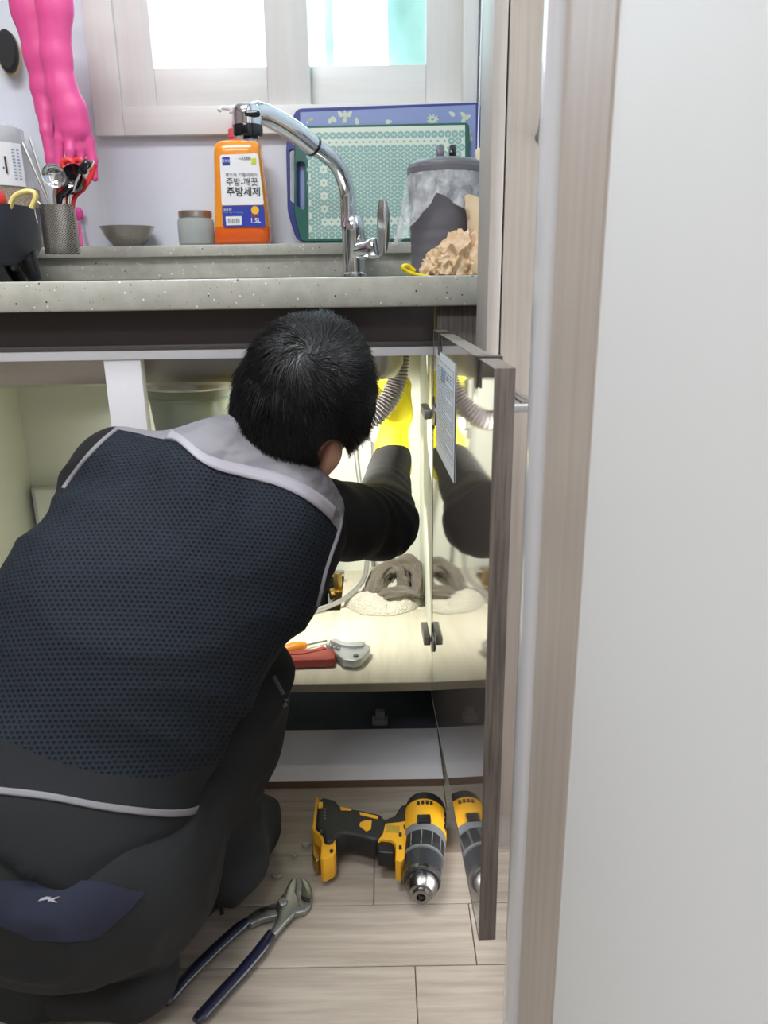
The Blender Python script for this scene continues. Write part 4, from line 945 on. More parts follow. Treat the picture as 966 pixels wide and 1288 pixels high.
utensil('steel_ladle', 'small round steel ladle standing in the utensil holder', 'ladle', [(lambda m: m.tube(arc([bot(.004, -.012), U(69, 255, HY - .012), U(69.5, 236, HY - .014), U(69.5, 230, HY - .016)], 4), .0032, 8, flat=.6), 'handle', 'steel'),
    (lambda m: m.lathe([(0, .009), (.010, .007), (.0165, .002), (.0195, -.005), (.0202, -.006), (.0185, -.005), (.0155, .0005), (.009, .005), (0, .0068)], U(69, 220, HY - .018), (-.1, .85, .25), n=24), 'ladle_bowl', 'chrome')])
utensil('black_ladle', 'large black plastic ladle leaning in the utensil holder', 'ladle', [(lambda m: m.tube(arc([bot(-.008, -.004), U(74, 254, HY - .006), U(81, 243, HY - .008), U(88, 236, HY - .01)], 4), .006, 10, flat=.7), 'handle', 'blackgl'),
    (lambda m: m.lathe([(0, .016), (.014, .013), (.023, .005), (.0275, -.006), (.0285, -.008), (.0265, -.006), (.021, .004), (.012, .011), (0, .0135)], U(92, 228, HY + .002), (.35, .85, -.35), n=28), 'ladle_bowl', 'blackgl')])
utensil('black_peeler', 'black handled tool with a steel loop in the utensil holder', 'tool', [(lambda m: m.tube(arc([U(101, 218, HY + .01), U(106, 211, HY + .01), U(112, 202, HY + .01)], 4), [.007] * 2 + [.0085] * 5 + [.008, .005], 12), 'handle', 'blackgl'),
    (lambda m: m.tube(arc([bot(.012, .01), U(92, 245, HY + .01), U(101, 219, HY + .01)], 4), .0028, 8), 'shaft', 'chrome'), (lambda m: m.tube(arc([U(110, 215, HY + .004), U(116, 209, HY + .004), U(117, 203, HY + .006), U(113, 205, HY + .008)], 4), .0022, 8), 'loop', 'chrome')])
utensil('red_scissors', 'red handled kitchen scissors standing in the utensil holder', 'scissors', [(lambda m: m.tube(arc([U(84, 214, HY + .02), U(79, 208, HY + .02), U(82, 202, HY + .02), U(89, 202, HY + .02), U(92, 208, HY + .02), U(88, 215, HY + .02), U(84, 214, HY + .02)], 4), .0055, 10), 'finger_loop', 'red'),
    (lambda m: m.tube(arc([U(95, 212, HY + .022), U(94, 204, HY + .022), U(99, 201, HY + .022), U(103, 205, HY + .022), U(101, 214, HY + .022), U(95, 212, HY + .022)], 4), .005, 10), 'finger_loop', 'red'),
    (lambda m: m.tube([bot(.004, .014), U(84, 245, HY + .016), U(91, 216, HY + .02)], [.006, .006, .005], 8, flat=.35), 'blades', 'chrome')])
utensil('red_tongs', 'long red handled tongs leaning to the right in the utensil holder', 'tongs', [(lambda m: m.tube(arc([bot(.012, -.002), U(92, 255, HY), U(104, 238, HY + .004), U(114, 222, HY + .006), U(119, 206, HY + .006)], 4), [.004] * 8 + [.005] * 9, 10, flat=.6), 'handle', 'red'),
    (lambda m: m.tube(arc([bot(-.006, -.008), U(73, 246, HY - .004), U(75, 236, HY - .002), U(78, 226, HY)], 4), .007, 10, flat=.6), 'arm', 'red')])
for i, (x, y, lab) in enumerate(((28.5, 180, 'left one of two long steel chopsticks in the utensil holder'), (37.5, 173, 'right one of two long steel chopsticks in the utensil holder'))):
    tag(MB().tube([bot(-.012 + .006 * i, .012), U(61 + 1.5 * i, 254, HY + .012), U(x, y, HY + .02)], [.0024, .0024, .0028], 8).build('chopstick', 'steel'), lab, 'chopstick', 'steel chopsticks in the holder')

# clear jar of grain
MT['jarpl'] = mat('clear_jar_plastic', (232, 234, 236), .08, var=.01, alpha=.16)
MT['grain'] = bpy.data.materials.new('brown_grain'); MT['grain'].use_nodes = True; t = NT(MT['grain']); vo = t.voro(t.obj(), 330)
t.l(t.ramp(vo.outputs['Distance'], [(.1, lin((206, 178, 136))), (.6, lin((142, 110, 74)))]), t.b.inputs['Base Color']); t.bump(vo.outputs['Distance'], .8, .002); t.b.inputs['Roughness'].default_value = .8
YJ = 1.79
gj = thing('grain_jar', 'clear plastic jar of brown grain with a white label', 'jar', (P(-10, 300, YJ).x, YJ, LT))
gcx = P(-14, 230, YJ).x; gr = P(46, 230, YJ).x - gcx; zg = lambda y: P(0, y, YJ - .09).z
MB().lathe([(gr * .96, LT + .0005), (gr, LT + .006), (gr, zg(187)), (gr * .95, zg(180)), (gr * .78, zg(175)), (gr * .76, zg(172))], (gcx, YJ, 0), n=40).build('jar_wall', 'jarpl', gj)
MB().lathe([(0, LT + .002), (gr * .96, LT + .002), (gr * .965, zg(232)), (gr * .8, zg(230)), (0, zg(226))], (gcx, YJ, 0), n=40).build('grain', 'grain', gj)['kind'] = 'stuff'
MB().lathe([(gr * .80, zg(174)), (gr * .81, zg(172)), (gr * .81, zg(152)), (gr * .78, zg(149.5)), (0, zg(149.5))], (gcx, YJ, 0), n=40).build('lid', mat('clear_lid', (226, 224, 228), .2, alpha=.6), gj)
V = []; F = []; a0, a1 = R_(-150), R_(-22)
for i in range(25):
    a = a0 + (a1 - a0) * i / 24
    for z in (zg(232), zg(176)): V.append((gcx + (gr + .0008) * math.cos(a), YJ + (gr + .0008) * math.sin(a), z))
for i in range(24): F.append((2 * i, 2 * i + 2, 2 * i + 3, 2 * i + 1))
jl = MB().add(V, F).build('jar_label', 'label', gj, ang=80)
q = P(4, 207, YJ - gr * .92); text('보리', frame((q.x - .028, YJ - math.sqrt(max(gr ** 2 - (q.x - gcx) ** 2, 0)) - .016, q.z), (1, .28, 0), (0, 0, 1)), .034, 'print_text', 'ink', jl, bold=.0004)
lines = MB()
for i in range(10):
    for j in range(2):
        a = R_(-34 + 6 * j); r_ = gr + .0016; z = zg(186 + i * 4.2)
        lines.add([(gcx + r_ * math.cos(a + d), YJ + r_ * math.sin(a + d), z + h) for d, h in ((-.03, 0), (.03, 0), (.03, .003), (-.03, .003))], [(0, 1, 2, 3)])
lines.build('print_lines', 'inkblue', jl, 0)

# dark round scrubber on the wall
sb = thing('scrub_pad', 'black oval scrub pad with a tan back hanging on the wall', 'sponge', P(12, 85, 1.85))
MB().lathe([(0, 0), (.020, .0), (.022, .004), (.022, .012), (.018, .018), (0, .018)], P(12, 66, 1.845), (0, -1, 0), n=28, sx=1.0, sy=1.85).build('pad', 'rubber', sb)
MT['tan'] = mat('tan_foam', (206, 180, 128), .8)
MB().lathe([(0, 0), (.0225, .0), (.0225, .014), (0, .014)], P(13, 68, 1.862), (0, -1, 0), n=28, sx=1.0, sy=1.9).build('backing', 'tan', sb)
# ------------------------------------------------------------------ distance-field modelling
def A(p): return np.array(p[:], dtype=np.float32)
class SDF:
    def __init__(s, lo, hi, h):
        s.h = h; s.lo = np.array(lo, dtype=np.float32); n = np.ceil((np.array(hi) - np.array(lo)) / h).astype(int) + 1
        s.F = np.full(n, .5, dtype=np.float32); s.ax = [s.lo[i] + h * np.arange(n[i], dtype=np.float32) for i in range(3)]
    def sub(s, lo, hi, pad):
        sl = []
        for i in range(3):
            a = int(max(0, (lo[i] - pad - s.lo[i]) // s.h)); b = int(min(s.F.shape[i], (hi[i] + pad - s.lo[i]) // s.h + 2)); sl.append(slice(a, max(a, b)))
        g = np.stack(np.meshgrid(*[s.ax[i][sl[i]] for i in range(3)], indexing='ij'), -1); return tuple(sl), g
    def put(s, sl, d, k):
        f = s.F[sl]
        if k > 0:
            hh = np.clip(.5 + .5 * (d - f) / k, 0, 1); s.F[sl] = d * (1 - hh) + f * hh - k * hh * (1 - hh)
        else: s.F[sl] = np.minimum(f, d)
    def cone(s, a, b, ra, rb, k=.03, n=None, f=1.0):
        a, b = A(a), A(b); r = max(ra, rb); sl, g = s.sub(np.minimum(a, b) - r, np.maximum(a, b) + r, .06)
        ba = b - a; p = g - a; hh = np.clip((p @ ba) / max(float(ba @ ba), 1e-9), 0, 1); d = p - hh[..., None] * ba
        if n is not None:
            nn = A(n); nn = nn / np.linalg.norm(nn); d = d + (d @ nn)[..., None] * nn * (1 / f - 1)
        s.put(sl, np.linalg.norm(d, axis=-1) - (ra + (rb - ra) * hh), k); return s
    def chain(s, pts, rs, k=.03, n=None, f=1.0):
        for i in range(len(pts) - 1): s.cone(pts[i], pts[i + 1], rs[i], rs[i + 1], k, n, f)
        return s
    def ell(s, c, r, basis=None, k=.03):
        c = A(c); r = np.array(r, dtype=np.float32); m = r.max(); sl, g = s.sub(c - m, c + m, .06); p = g - c
        if basis is not None: p = p @ np.array([b[:] for b in basis], dtype=np.float32).T
        k0 = np.linalg.norm(p / r, axis=-1); k1 = np.linalg.norm(p / r ** 2, axis=-1) + 1e-9
        s.put(sl, k0 * (k0 - 1) / k1, k); return s
    def plane(s, o, n):
        """cut away the side n points to"""
        o, n = A(o), A(n); g = np.stack(np.meshgrid(*s.ax, indexing='ij'), -1); s.F = np.maximum(s.F, (g - o) @ n); return s
    def nets(s):
        F = s.F; S = F < 0; n = F.shape
        C = [S[i:n[0] - 1 + i, j:n[1] - 1 + j, k:n[2] - 1 + k] for i in (0, 1) for j in (0, 1) for k in (0, 1)]
        cnt = sum(c.astype(np.int8) for c in C); mask = (cnt > 0) & (cnt < 8); ijk = np.argwhere(mask); idx = np.full(mask.shape, -1, dtype=np.int64); idx[mask] = np.arange(len(ijk))
        acc = np.zeros((len(ijk), 3)); num = np.zeros(len(ijk)); cs = [np.array((i, j, k)) for i in (0, 1) for j in (0, 1) for k in (0, 1)]
        for a in cs:
            for b in cs:
                if (b - a).sum() == 1 and (b - a).min() >= 0:
                    fa = F[tuple((ijk + a).T)]; fb = F[tuple((ijk + b).T)]; x = (fa < 0) != (fb < 0); t = np.where(x, fa / np.where(fa == fb, 1, fa - fb), 0)
                    acc += np.where(x[:, None], a + t[:, None] * (b - a), 0); num += x
        V = s.lo + s.h * (ijk + acc / num[:, None]); Q = []
        for ax in range(3):
            d = [slice(None)] * 3; e = [slice(None)] * 3; d[ax] = slice(0, n[ax] - 1); e[ax] = slice(1, n[ax]); ch = S[tuple(d)] != S[tuple(e)]
            b, c = [q for q in range(3) if q != ax]; pos = np.argwhere(ch); pos = pos[(pos[:, b] > 0) & (pos[:, c] > 0) & (pos[:, b] < n[b] - 1) & (pos[:, c] < n[c] - 1)]
            sg = S[tuple(d)][tuple(pos.T)]
            def at(db, dc): q = pos.copy(); q[:, b] += db; q[:, c] += dc; return idx[tuple(q.T)]
            quad = np.stack([at(-1, -1), at(0, -1), at(0, 0), at(-1, 0)], 1)
            flip = sg if ax != 1 else ~sg
            quad[~flip] = quad[~flip][:, ::-1]; Q.append(quad)
        return V, np.concatenate(Q)
def vnormals(V, Q):
    N = np.zeros_like(V); n = np.cross(V[Q[:, 2]] - V[Q[:, 0]], V[Q[:, -1]] - V[Q[:, 1]]) if Q.shape[1] == 4 else np.cross(V[Q[:, 1]] - V[Q[:, 0]], V[Q[:, 2]] - V[Q[:, 0]])
    for i in range(Q.shape[1]): np.add.at(N, Q[:, i], n)
    return N / (np.linalg.norm(N, axis=1)[:, None] + 1e-12)
def npmesh(V, Q, name, m, parent=None, uv=None, label=None):
    me = bpy.data.meshes.new(name); me.from_pydata(V.tolist(), [], Q.tolist()); me.update()
    me.polygons.foreach_set('use_smooth', [True] * len(me.polygons))
    if uv is not None:
        l = me.uv_layers.new(name='UVMap'); li = np.zeros(len(me.loops), dtype=np.int32); me.loops.foreach_get('vertex_index', li); l.data.foreach_set('uv', uv[li].astype(np.float32).ravel())
    return link(me, name, m, parent, label)
def tris(Q): return np.concatenate([Q[:, [0, 1, 2]], Q[:, [0, 2, 3]]]) if Q.shape[1] == 4 else Q
def clip(V, T, g):
    """keep the part of a triangle mesh where g < 0, cutting triangles along g = 0"""
    V = V.tolist(); out = []; cache = {}; g = g.tolist()
    def cut(a, b):
        k = (a, b) if a < b else (b, a)
        if k not in cache:
            t = g[a] / (g[a] - g[b]); cache[k] = len(V); V.append([V[a][i] + (V[b][i] - V[a][i]) * t for i in range(3)])
        return cache[k]
    for t in T.tolist():
        ins = [g[i] < 0 for i in t]
        if all(ins): out.append(t); continue
        if not any(ins): continue
        poly = []
        for i in range(3):
            a, b = t[i], t[(i + 1) % 3]
            if g[a] < 0: poly.append(a)
            if (g[a] < 0) != (g[b] < 0): poly.append(cut(a, b))
        for i in range(1, len(poly) - 1): out.append([poly[0], poly[i], poly[i + 1]])
    V = np.array(V); T = np.array(out, dtype=np.int64); u, inv = np.unique(T, return_inverse=True); return V[u], inv.reshape(-1, 3)
def fnoise(V, sc, off=(0, 0, 0)):
    o = Vector(off); return np.array([noise.noise(Vector(v) * sc + o) for v in V])
def smooth(V, Q, it=2, lam=.5):
    E = np.concatenate([Q[:, [i, (i + 1) % Q.shape[1]]] for i in range(Q.shape[1])])
    for _ in range(it):
        S = np.zeros_like(V); c = np.zeros(len(V)); np.add.at(S, E[:, 0], V[E[:, 1]]); np.add.at(S, E[:, 1], V[E[:, 0]]); np.add.at(c, E[:, 0], 1); np.add.at(c, E[:, 1], 1)
        V = V + lam * (S / c[:, None] - V)
    return V
def pxy(V):
    d = V - A(CAM); z = d @ A(_F); return np.stack([CX + FPX * (d @ A(_R)) / z, CY - FPX * (d @ A(_U)) / z], 1)

def polydist(Pt, poly):
    poly = np.array(poly, float); d = np.full(len(Pt), 1e9); ins = np.zeros(len(Pt), bool)
    for i in range(len(poly)):
        a, b = poly[i - 1], poly[i]; e = b - a; w = Pt - a; t = np.clip((w @ e) / (e @ e), 0, 1); d = np.minimum(d, np.linalg.norm(w - t[:, None] * e, axis=1))
        c = ((a[1] <= Pt[:, 1]) != (b[1] <= Pt[:, 1])); xx = a[0] + (Pt[:, 1] - a[1]) / np.where(b[1] == a[1], 1e-9, b[1] - a[1]) * (b[0] - a[0]); ins ^= c & (Pt[:, 0] < xx)
    return np.where(ins, -d, d)
# ------------------------------------------------------------------ pink rubber gloves
MT['glovepink'] = mat('pink_rubber', (226, 82, 148), .45, var=.05, vscale=25, bump=.15, bscale=120)
def pink_glove(pts, fingers, label, Yg, flat=.5):
    s = SDF((-1.05, Yg - .09, .9), (-.5, Yg + .09, 1.45), .0032); sc = 1.56 / FPX; N_ = (0, 1, 0)
    q = [P(x, y, Yg + dy) for x, y, r, dy in pts]; s.chain(q, [r * sc for _, _, r, _ in pts], .012, N_, flat)
    for fg in fingers: s.chain([P(x, y, Yg + dy) for x, y, r, dy in fg], [r * sc for _, _, r, _ in fg], .006, N_, .75)
    V, Q = s.nets(); nn = vnormals(V, Q); V = V + nn * (fnoise(V, 22) * .0015 + fnoise(V * [1, 1, .2], 90) * .0006)[:, None]
    o = npmesh(V, Q, 'rubber_glove', 'glovepink'); tag(o, label, 'glove', 'pink rubber gloves on the wall'); return o
pink_glove([(28, -60, 25, 0), (38, 10, 22, 0), (50, 70, 18, 0), (53, 110, 13, 0), (56, 140, 11, 0)], [[(55, 130, 10, 0), (58, 165, 7, -.01), (64, 200, 6.5, -.01), (68, 224, 5.5, -.01)], [(60, 140, 9, 0), (65, 165, 6, .01), (70, 195, 5.5, .01), (76, 218, 5, .01)]], 'pink rubber glove hanging on the left, seen edge on', 1.66, .55)
pink_glove([(66, -60, 23, 0), (69, 10, 20, 0), (71, 70, 17, 0), (77, 112, 17, 0), (88, 140, 19, 0), (92, 160, 19, 0)],
           [[(79, 150, 8, 0), (75, 175, 6, -.004), (74, 208, 5.5, -.004)], [(88, 160, 7, 0), (88, 190, 5.8, -.012), (88, 216, 5.2, -.012)], [(96, 160, 7, 0), (101, 185, 5.6, 0), (102, 208, 5, 0)], [(103, 150, 7, 0), (112, 178, 6, .006), (117, 203, 5.5, .006), (119, 224, 4.8, .006)]], 'pink rubber glove hanging beside the window, fingers spread', 1.60, .6)

# ------------------------------------------------------------------ the person
MT['skin'] = mat('skin', (206, 158, 134), .5, var=.05); MT['skin'].node_tree.nodes['Principled BSDF'].inputs['Subsurface Weight'].default_value = .0
MT['jersey'] = mat('black_sleeve_fabric', (13, 13, 17), .95, var=.1, vscale=20, bump=.15, bscale=500)
MT['hem'] = mat('black_vest_fabric', (20, 24, 28), .85, var=.08, vscale=20, bump=.2, bscale=600)
MT['trou'] = mat('charcoal_trousers', (27, 29, 31), .9, var=.1, vscale=15, bump=.25, bscale=700)
MT['navyp'] = mat('navy_panel', (30, 34, 54), .85, var=.1, vscale=20, bump=.2, bscale=700)
MT['shoeb'] = mat('black_sock_shoe', (28, 28, 30), .9, var=.1, bump=.25, bscale=500)
MT['yoke'] = mat('grey_yoke_fabric', (132, 129, 135), .75, var=.04, vscale=15, bump=.1, bscale=700)
t = NT(MT['yoke']); t.bump(t.noise(t.obj((1, 1, 2.2), (0, .5, .3)), 13, 2), .9, .03)
MT['refl'] = mat('reflective_grey_tape', (163, 159, 168), .5, var=.03)
MT['piping'] = mat('grey_piping', (128, 126, 131), .55)
MT['yglove'] = mat('yellow_work_glove', (238, 224, 36), .7, var=.08, vscale=40, bump=.2, bscale=300)
mm = bpy.data.materials.new('navy_mesh_fabric'); mm.use_nodes = True; t = NT(mm); MT['meshfab'] = mm
uvn = t.n('ShaderNodeUVMap'); s2 = t.n('ShaderNodeSeparateXYZ'); t.l(uvn.outputs[0], s2.inputs[0]); k_ = 2 * math.pi / .0054
a_ = t.math('MULTIPLY', s2.outputs[0], k_); b_ = t.math('MULTIPLY', s2.outputs[1], k_ * .8660)
ah = t.math('MULTIPLY', a_, .5)
hsum = t.math('ADD', t.math('COSINE', a_), t.math('ADD', t.math('COSINE', t.math('SUBTRACT', b_, ah)), t.math('COSINE', t.math('ADD', b_, ah))))
hole = t.math('MULTIPLY_ADD', hsum, .55, True); hole.node.inputs[2].default_value = -.05
t.l(t.mix(hole, lin((27, 35, 46)), lin((7, 9, 12))), t.b.inputs['Base Color']); t.b.inputs['Roughness'].default_value = .8; t.b.inputs['Specular IOR Level'].default_value = .3
t.bump(t.math('MULTIPLY', hole, -1.0), .7, .002)

W_ = P(40, 1006, .77); Mm = P(162, 800, .90); U_ = P(280, 650, 1.02); Nk = P(340, 560, 1.06); Hd = P(388, 489, 1.075)
SR = P(384, 655, 1.07); SL = P(155, 612, 1.06)
sv = (Nk - W_).normalized(); uv_ = (SR - SL); uv_ = (uv_ - sv * uv_.dot(sv)).normalized(); wv_ = uv_.cross(sv)   # wv_: out of back or front
person = thing('person', 'person in a black mesh vest with grey yoke crouching and reaching under the sink', 'person', (W_.x, .8, 0))
ER = P(478, 657, 1.26); WR = P(493, 575, 1.46); EL = P(140, 670, 1.22); WL = P(285, 600, 1.28)
hipR = P(175, 1075, .79); kneeR = P(292, 864, .985); ankR = PZ(270, 1072, .085); footR0 = PZ(242, 1118, .045); footR1 = PZ(316, 1044, .04)
hipL = P(5, 1075, .79); kneeL = P(-110, 985, 1.03); kneeL.z = max(kneeL.z, .12); seat = P(95, 1085, .745)
LA = PZ(40, 1215, .065); LT_ = PZ(188, 1225, .055)

def torso(s, o, dn=.10):
    for e in (-1, 1):
        s.chain([W_ - sv * dn + uv_ * (.058 if e > 0 else .03) * e, W_ + uv_ * (.060 if e > 0 else .03) * e, Mm + uv_ * (.038 if e > 0 else .045) * e, U_ + uv_ * (.078 if e > 0 else .072) * e - sv * .03], [.105 + o, .108 + o, .120 + o, .106 + o], .07)
    s.chain([U_ - sv * .02, SR], [.10 + o, .066 + o], .07); s.chain([U_ - sv * .02, SL], [.10 + o, .064 + o], .07)
    s.cone(Mm - uv_ * .03, SL - sv * .03, .10 + o, .052 + o, .06)
    s.cone(U_, Nk, .085 + o, .060 + o, .06); return s
def legs(s, o):
    s.ell(seat, (.150 + o, .120 + o, .105 + o), None, .07)
    s.chain([W_ - sv * .03, seat], [.11 + o, .10 + o], .07)
    s.chain([hipR, kneeR, ankR], [.085 + o, .074 + o, .052 + o], .045)
    s.chain([hipL, kneeL, Vector((kneeL.x + .05, kneeL.y - .12, .07)), LA], [.105 + o, .085 + o, .065 + o, .056 + o], .045)
    return s
# head basis
hu = Vector((.33, -.30, .90)).normalized(); hf = Vector((.30, .90, .22)); hf = (hf - hu * hf.dot(hu)).normalized(); hr_ = hf.cross(hu)
if hr_.x < 0: hr_ = -hr_
earR = P(415, 575, 1.035)
def head(s):
    s.ell(Hd, (.076, .095, .088), (hr_, hf, hu), .02)
    s.ell(Hd - hu * .055 + hf * .035, (.058, .068, .068), (hr_, hf, hu), .03)           # face and jaw
    s.cone(Hd - hu * .105 + hf * .065, Hd - hu * .095 + hf * .085, .022, .016, .02)       # chin
    s.cone(Hd - hu * .02 + hf * .095, Hd - hu * .055 + hf * .112, .007, .012, .012)       # nose
    for e in (-1, 1):
        s.ell(Hd + hr_ * .030 * e + hf * .088 - hu * .006, (.016, .010, .008), (hr_, hf, hu), .01)  # brow
    s.ell(Hd - hu * .080 + hf * .098, (.022, .008, .006), (hr_, hf, hu), .008)            # mouth
    s.chain([Hd - hu * .05 - hf * .01, Nk - sv * .03], [.058, .062], .03)
    earL = Hd - hr_ * .080 - hu * .012
    fe = (hf * .5 - hr_ * .0 + Vector((0, 0, 0))).normalized()
    s.ell(earR, (.012, .021, .033), (hr_, hf, hu), .006); s.cone(Hd + hr_ * .055 - hu * .06, earR, .02, .010, .015)
    s.ell(earL, (.010, .019, .031), (hr_, hf, hu), .006); return s
lo = (-.78, .54, -.01); hi = (.14, 1.62, .86)
s = SDF(lo, hi, .0085); torso(s, -.034, .0); legs(s, -.042); s.chain([SR, ER, WR], [.05, .042, .028], .04); s.chain([SL, EL, WL], [.05, .042, .028], .04)
s.chain([ankR, footR0], [.04, .035], .02); s.cone(footR0, footR1, .035, .028, .02); s.chain([LA, LT_], [.026, .026], .02)
V, Q = s.nets(); 
# finer head joined into the same field
s = SDF(Hd - Vector((.17, .17, .2)), Hd + Vector((.17, .19, .17)), .0036); head(s); V2, Q2 = s.nets()
Vb = np.concatenate([V, V2]); Qb = np.concatenate([Q, Q2 + len(V)])
body = npmesh(Vb, Qb, 'body', 'skin', person)

# vest
s = SDF((-.80, .54, .02), (.05, 1.26, .78), .0068); torso(s, .0)
s.plane(W_ - sv * .036, -sv); s.plane(Nk - sv * .005, sv)
V, Q = s.nets(); V = smooth(V, Q, 2); nn = vnormals(V, Q)
rel = V - A(W_); us = rel @ A(uv_); ss = rel @ A(sv); back = nn @ A(Vector((0, -1, .2)))
# folds: soft creases fanning from the right armpit and across the lower back
fold = (1 - 2 * np.abs(fnoise(np.stack([us * 4.2 + ss * 2.0, ss * 13 - us * 5.5, us * 0], 1), 1.0, (4, 2, 1)))) * .0070
lowf = fnoise(V, 5.5, (3, 9, 2)) * .007
top = np.clip((ss - .36) / .06, 0, 1)
fold2 = np.sin(us * 42 + 9 * ss) * .008 * top
V = V + nn * (fold * (1 - top) + lowf + fold2)[:, None]
T = tris(Q); nn = vnormals(V, T)
bvh = BVHTree.FromPolygons([Vector(v) for v in V], T.tolist())
def hit(px, py, bv, off=0.0):
    d = ray(px, py).normalized(); r = bv.ray_cast(CAM, d)
    if r[0] is None: return None
    n_ = r[1] if r[1].dot(d) < 0 else -r[1]; return r[0] + n_ * off
def us_of(p): q = Vector(p) - W_; return q.dot(uv_), q.dot(sv)
ypx = [(150, 541), (175, 546), (205, 553), (222, 556), (250, 580), (275, 593), (310, 602), (345, 611), (375, 624), (400, 641), (416, 656)]
yb = [us_of(h) for h in (hit(x, y, bvh) for x, y in ypx) if h is not None]; yb.sort()
rel = V - A(W_); us = rel @ A(uv_); ss = rel @ A(sv)
gy = np.interp(us, [b[0] for b in yb], [b[1] for b in yb]) - ss          # <0 above the boundary: yoke
mb_ = [us_of(h) for h in (hit(x, y, bvh) for x, y in ((5, 930), (60, 955), (120, 972), (200, 980), (270, 962))) if h is not None]; mb_.sort()
gm = np.interp(us, [b[0] for b in mb_], [b[1] for b in mb_]) - ss        # <0 above: mesh
uvc = lambda V: np.stack([(V - A(W_)) @ A(uv_), (V - A(W_)) @ A(sv)], 1)
pR = [(424, 598), (431, 612), (433, 640), (431, 653), (427, 672), (419, 695), (411, 720), (406, 742), (401, 764), (400, 790), (520, 790), (520, 590)]
pL = [(147, 536), (128, 553), (107, 575), (91, 597), (72, 625), (-20, 660), (-20, 500), (147, 500)]
face = (nn * (V - A(CAM))).sum(1) < 0; pv = pxy(V)
ga = np.where(face, np.minimum(polydist(pv, pR), polydist(pv, pL)), 30.0)
for pp_ in (pR, pL):
    Va, Ta = clip(V, T, np.where(face, polydist(pv, pp_), 30.0)); npmesh(Va, Ta, 'armhole_sleeve', 'jersey', person)
keepV, keepT = clip(V, T, -ga); V, T = keepV, keepT; rel = V - A(W_); us = rel @ A(uv_); ss = rel @ A(sv)
gy = np.interp(us, [b[0] for b in yb], [b[1] for b in yb]) - ss
Vy, Ty = clip(V, T, gy); ny_ = vnormals(Vy, Ty)
npmesh(Vy + ny_ * .0008, Ty, 'vest_yoke', 'yoke', person, label='grey shoulder yoke of the vest')
V1, T1 = clip(V, T, -gy)
r1 = V1 - A(W_); g1_ = np.interp(r1 @ A(uv_), [b[0] for b in mb_], [b[1] for b in mb_]) - r1 @ A(sv)
Vm, Tm = clip(V1, T1, g1_); npmesh(Vm, Tm, 'vest_back', 'meshfab', person, uvc(Vm), label='dark navy perforated mesh back of the vest')
Vh, Th = clip(V1, T1, -g1_); npmesh(Vh, Th, 'vest_hem', 'hem', person, label='plain black lower band of the vest')
def ribbon(up, lowp, bv, name, m, off=.0016, n=60, label=None):
    a = arc([Vector((*p, 0)) for p in up], 8); b = arc([Vector((*p, 0)) for p in lowp], 8); V = []; F = []; k = 4; rows = []
    for i in range(n):
        f = i / (n - 1); ia = f * (len(a) - 1); ib = f * (len(b) - 1); pa = a[int(ia)].lerp(a[min(int(ia) + 1, len(a) - 1)], ia % 1); pb = b[int(ib)].lerp(b[min(int(ib) + 1, len(b) - 1)], ib % 1)
        r = [hit(*(pa.lerp(pb, j / (k - 1)))[:2], bv, off) for j in range(k)]
        if all(q is not None for q in r): rows.append(r)
    for r in rows: V += r
    for i in range(len(rows) - 1):
        if (rows[i][0] - rows[i + 1][0]).length > .05: continue
        for j in range(k - 1): F.append((i * k + j, i * k + j + 1, (i + 1) * k + j + 1, (i + 1) * k + j))
    me = MB().add(V, F); o = me.build(name, m, person, ang=80, label=label)
    md = o.modifiers.new('thickness', 'SOLIDIFY'); md.thickness = .001; md.offset = 0; return o
hs_ = [(-150, 968), (-60, 983), (0, 990), (60, 997), (130, 1010), (200, 1018), (235, 1017), (256, 1010)]
ribbon(hs_, [(x, y + 9) for x, y in hs_], bvh, 'hem_stripe', 'piping', label='grey stripe round the bottom of the vest')
up_ = [(163, 527), (190, 531), (212, 540), (232, 552), (258, 572), (285, 581), (320, 589), (350, 596), (380, 609), (405, 625), (422, 640)]
ribbon(up_, ypx, bvh, 'reflective_band', 'refl', .0022, 80, 'pale reflective band along the yoke edge')
def pipe(pts, bv, name, m, r=.0028):
    q = [hit(x, y, bv, .001) for x, y in [p[:2] for p in arc([Vector((*p, 0)) for p in pts], 5)]]; q = [p for p in q if p is not None]
    if len(q) > 2: return MB().tube(q, r, 8, flat=.6).build(name, m, person)
pipe([(424, 640), (428, 652), (424, 672), (416, 695), (408, 720), (403, 742), (398, 762)], bvh, 'armhole_piping', 'piping', .0034)
pipe([(146, 541), (128, 556), (108, 577), (92, 598), (80, 615)], bvh, 'armhole_piping', 'piping', .0034)
# collar
pipe([(290, 513), (300, 519), (320, 531), (340, 545), (362, 559), (384, 573), (402, 585)], bvh, 'collar_edge', 'jersey', .0055)
ring_ = []
cz = Nk + sv * .0; cn = (sv + (Hd - Nk).normalized() * .6).normalized()
MB().lathe([(.066, -.035), (.070, -.01), (.071, .008), (.069, .012), (.064, .008), (.063, -.03)], cz, cn, n=40, sx=1.0, sy=1.0).build('collar', 'jersey', person, ang=80, label='black collar')
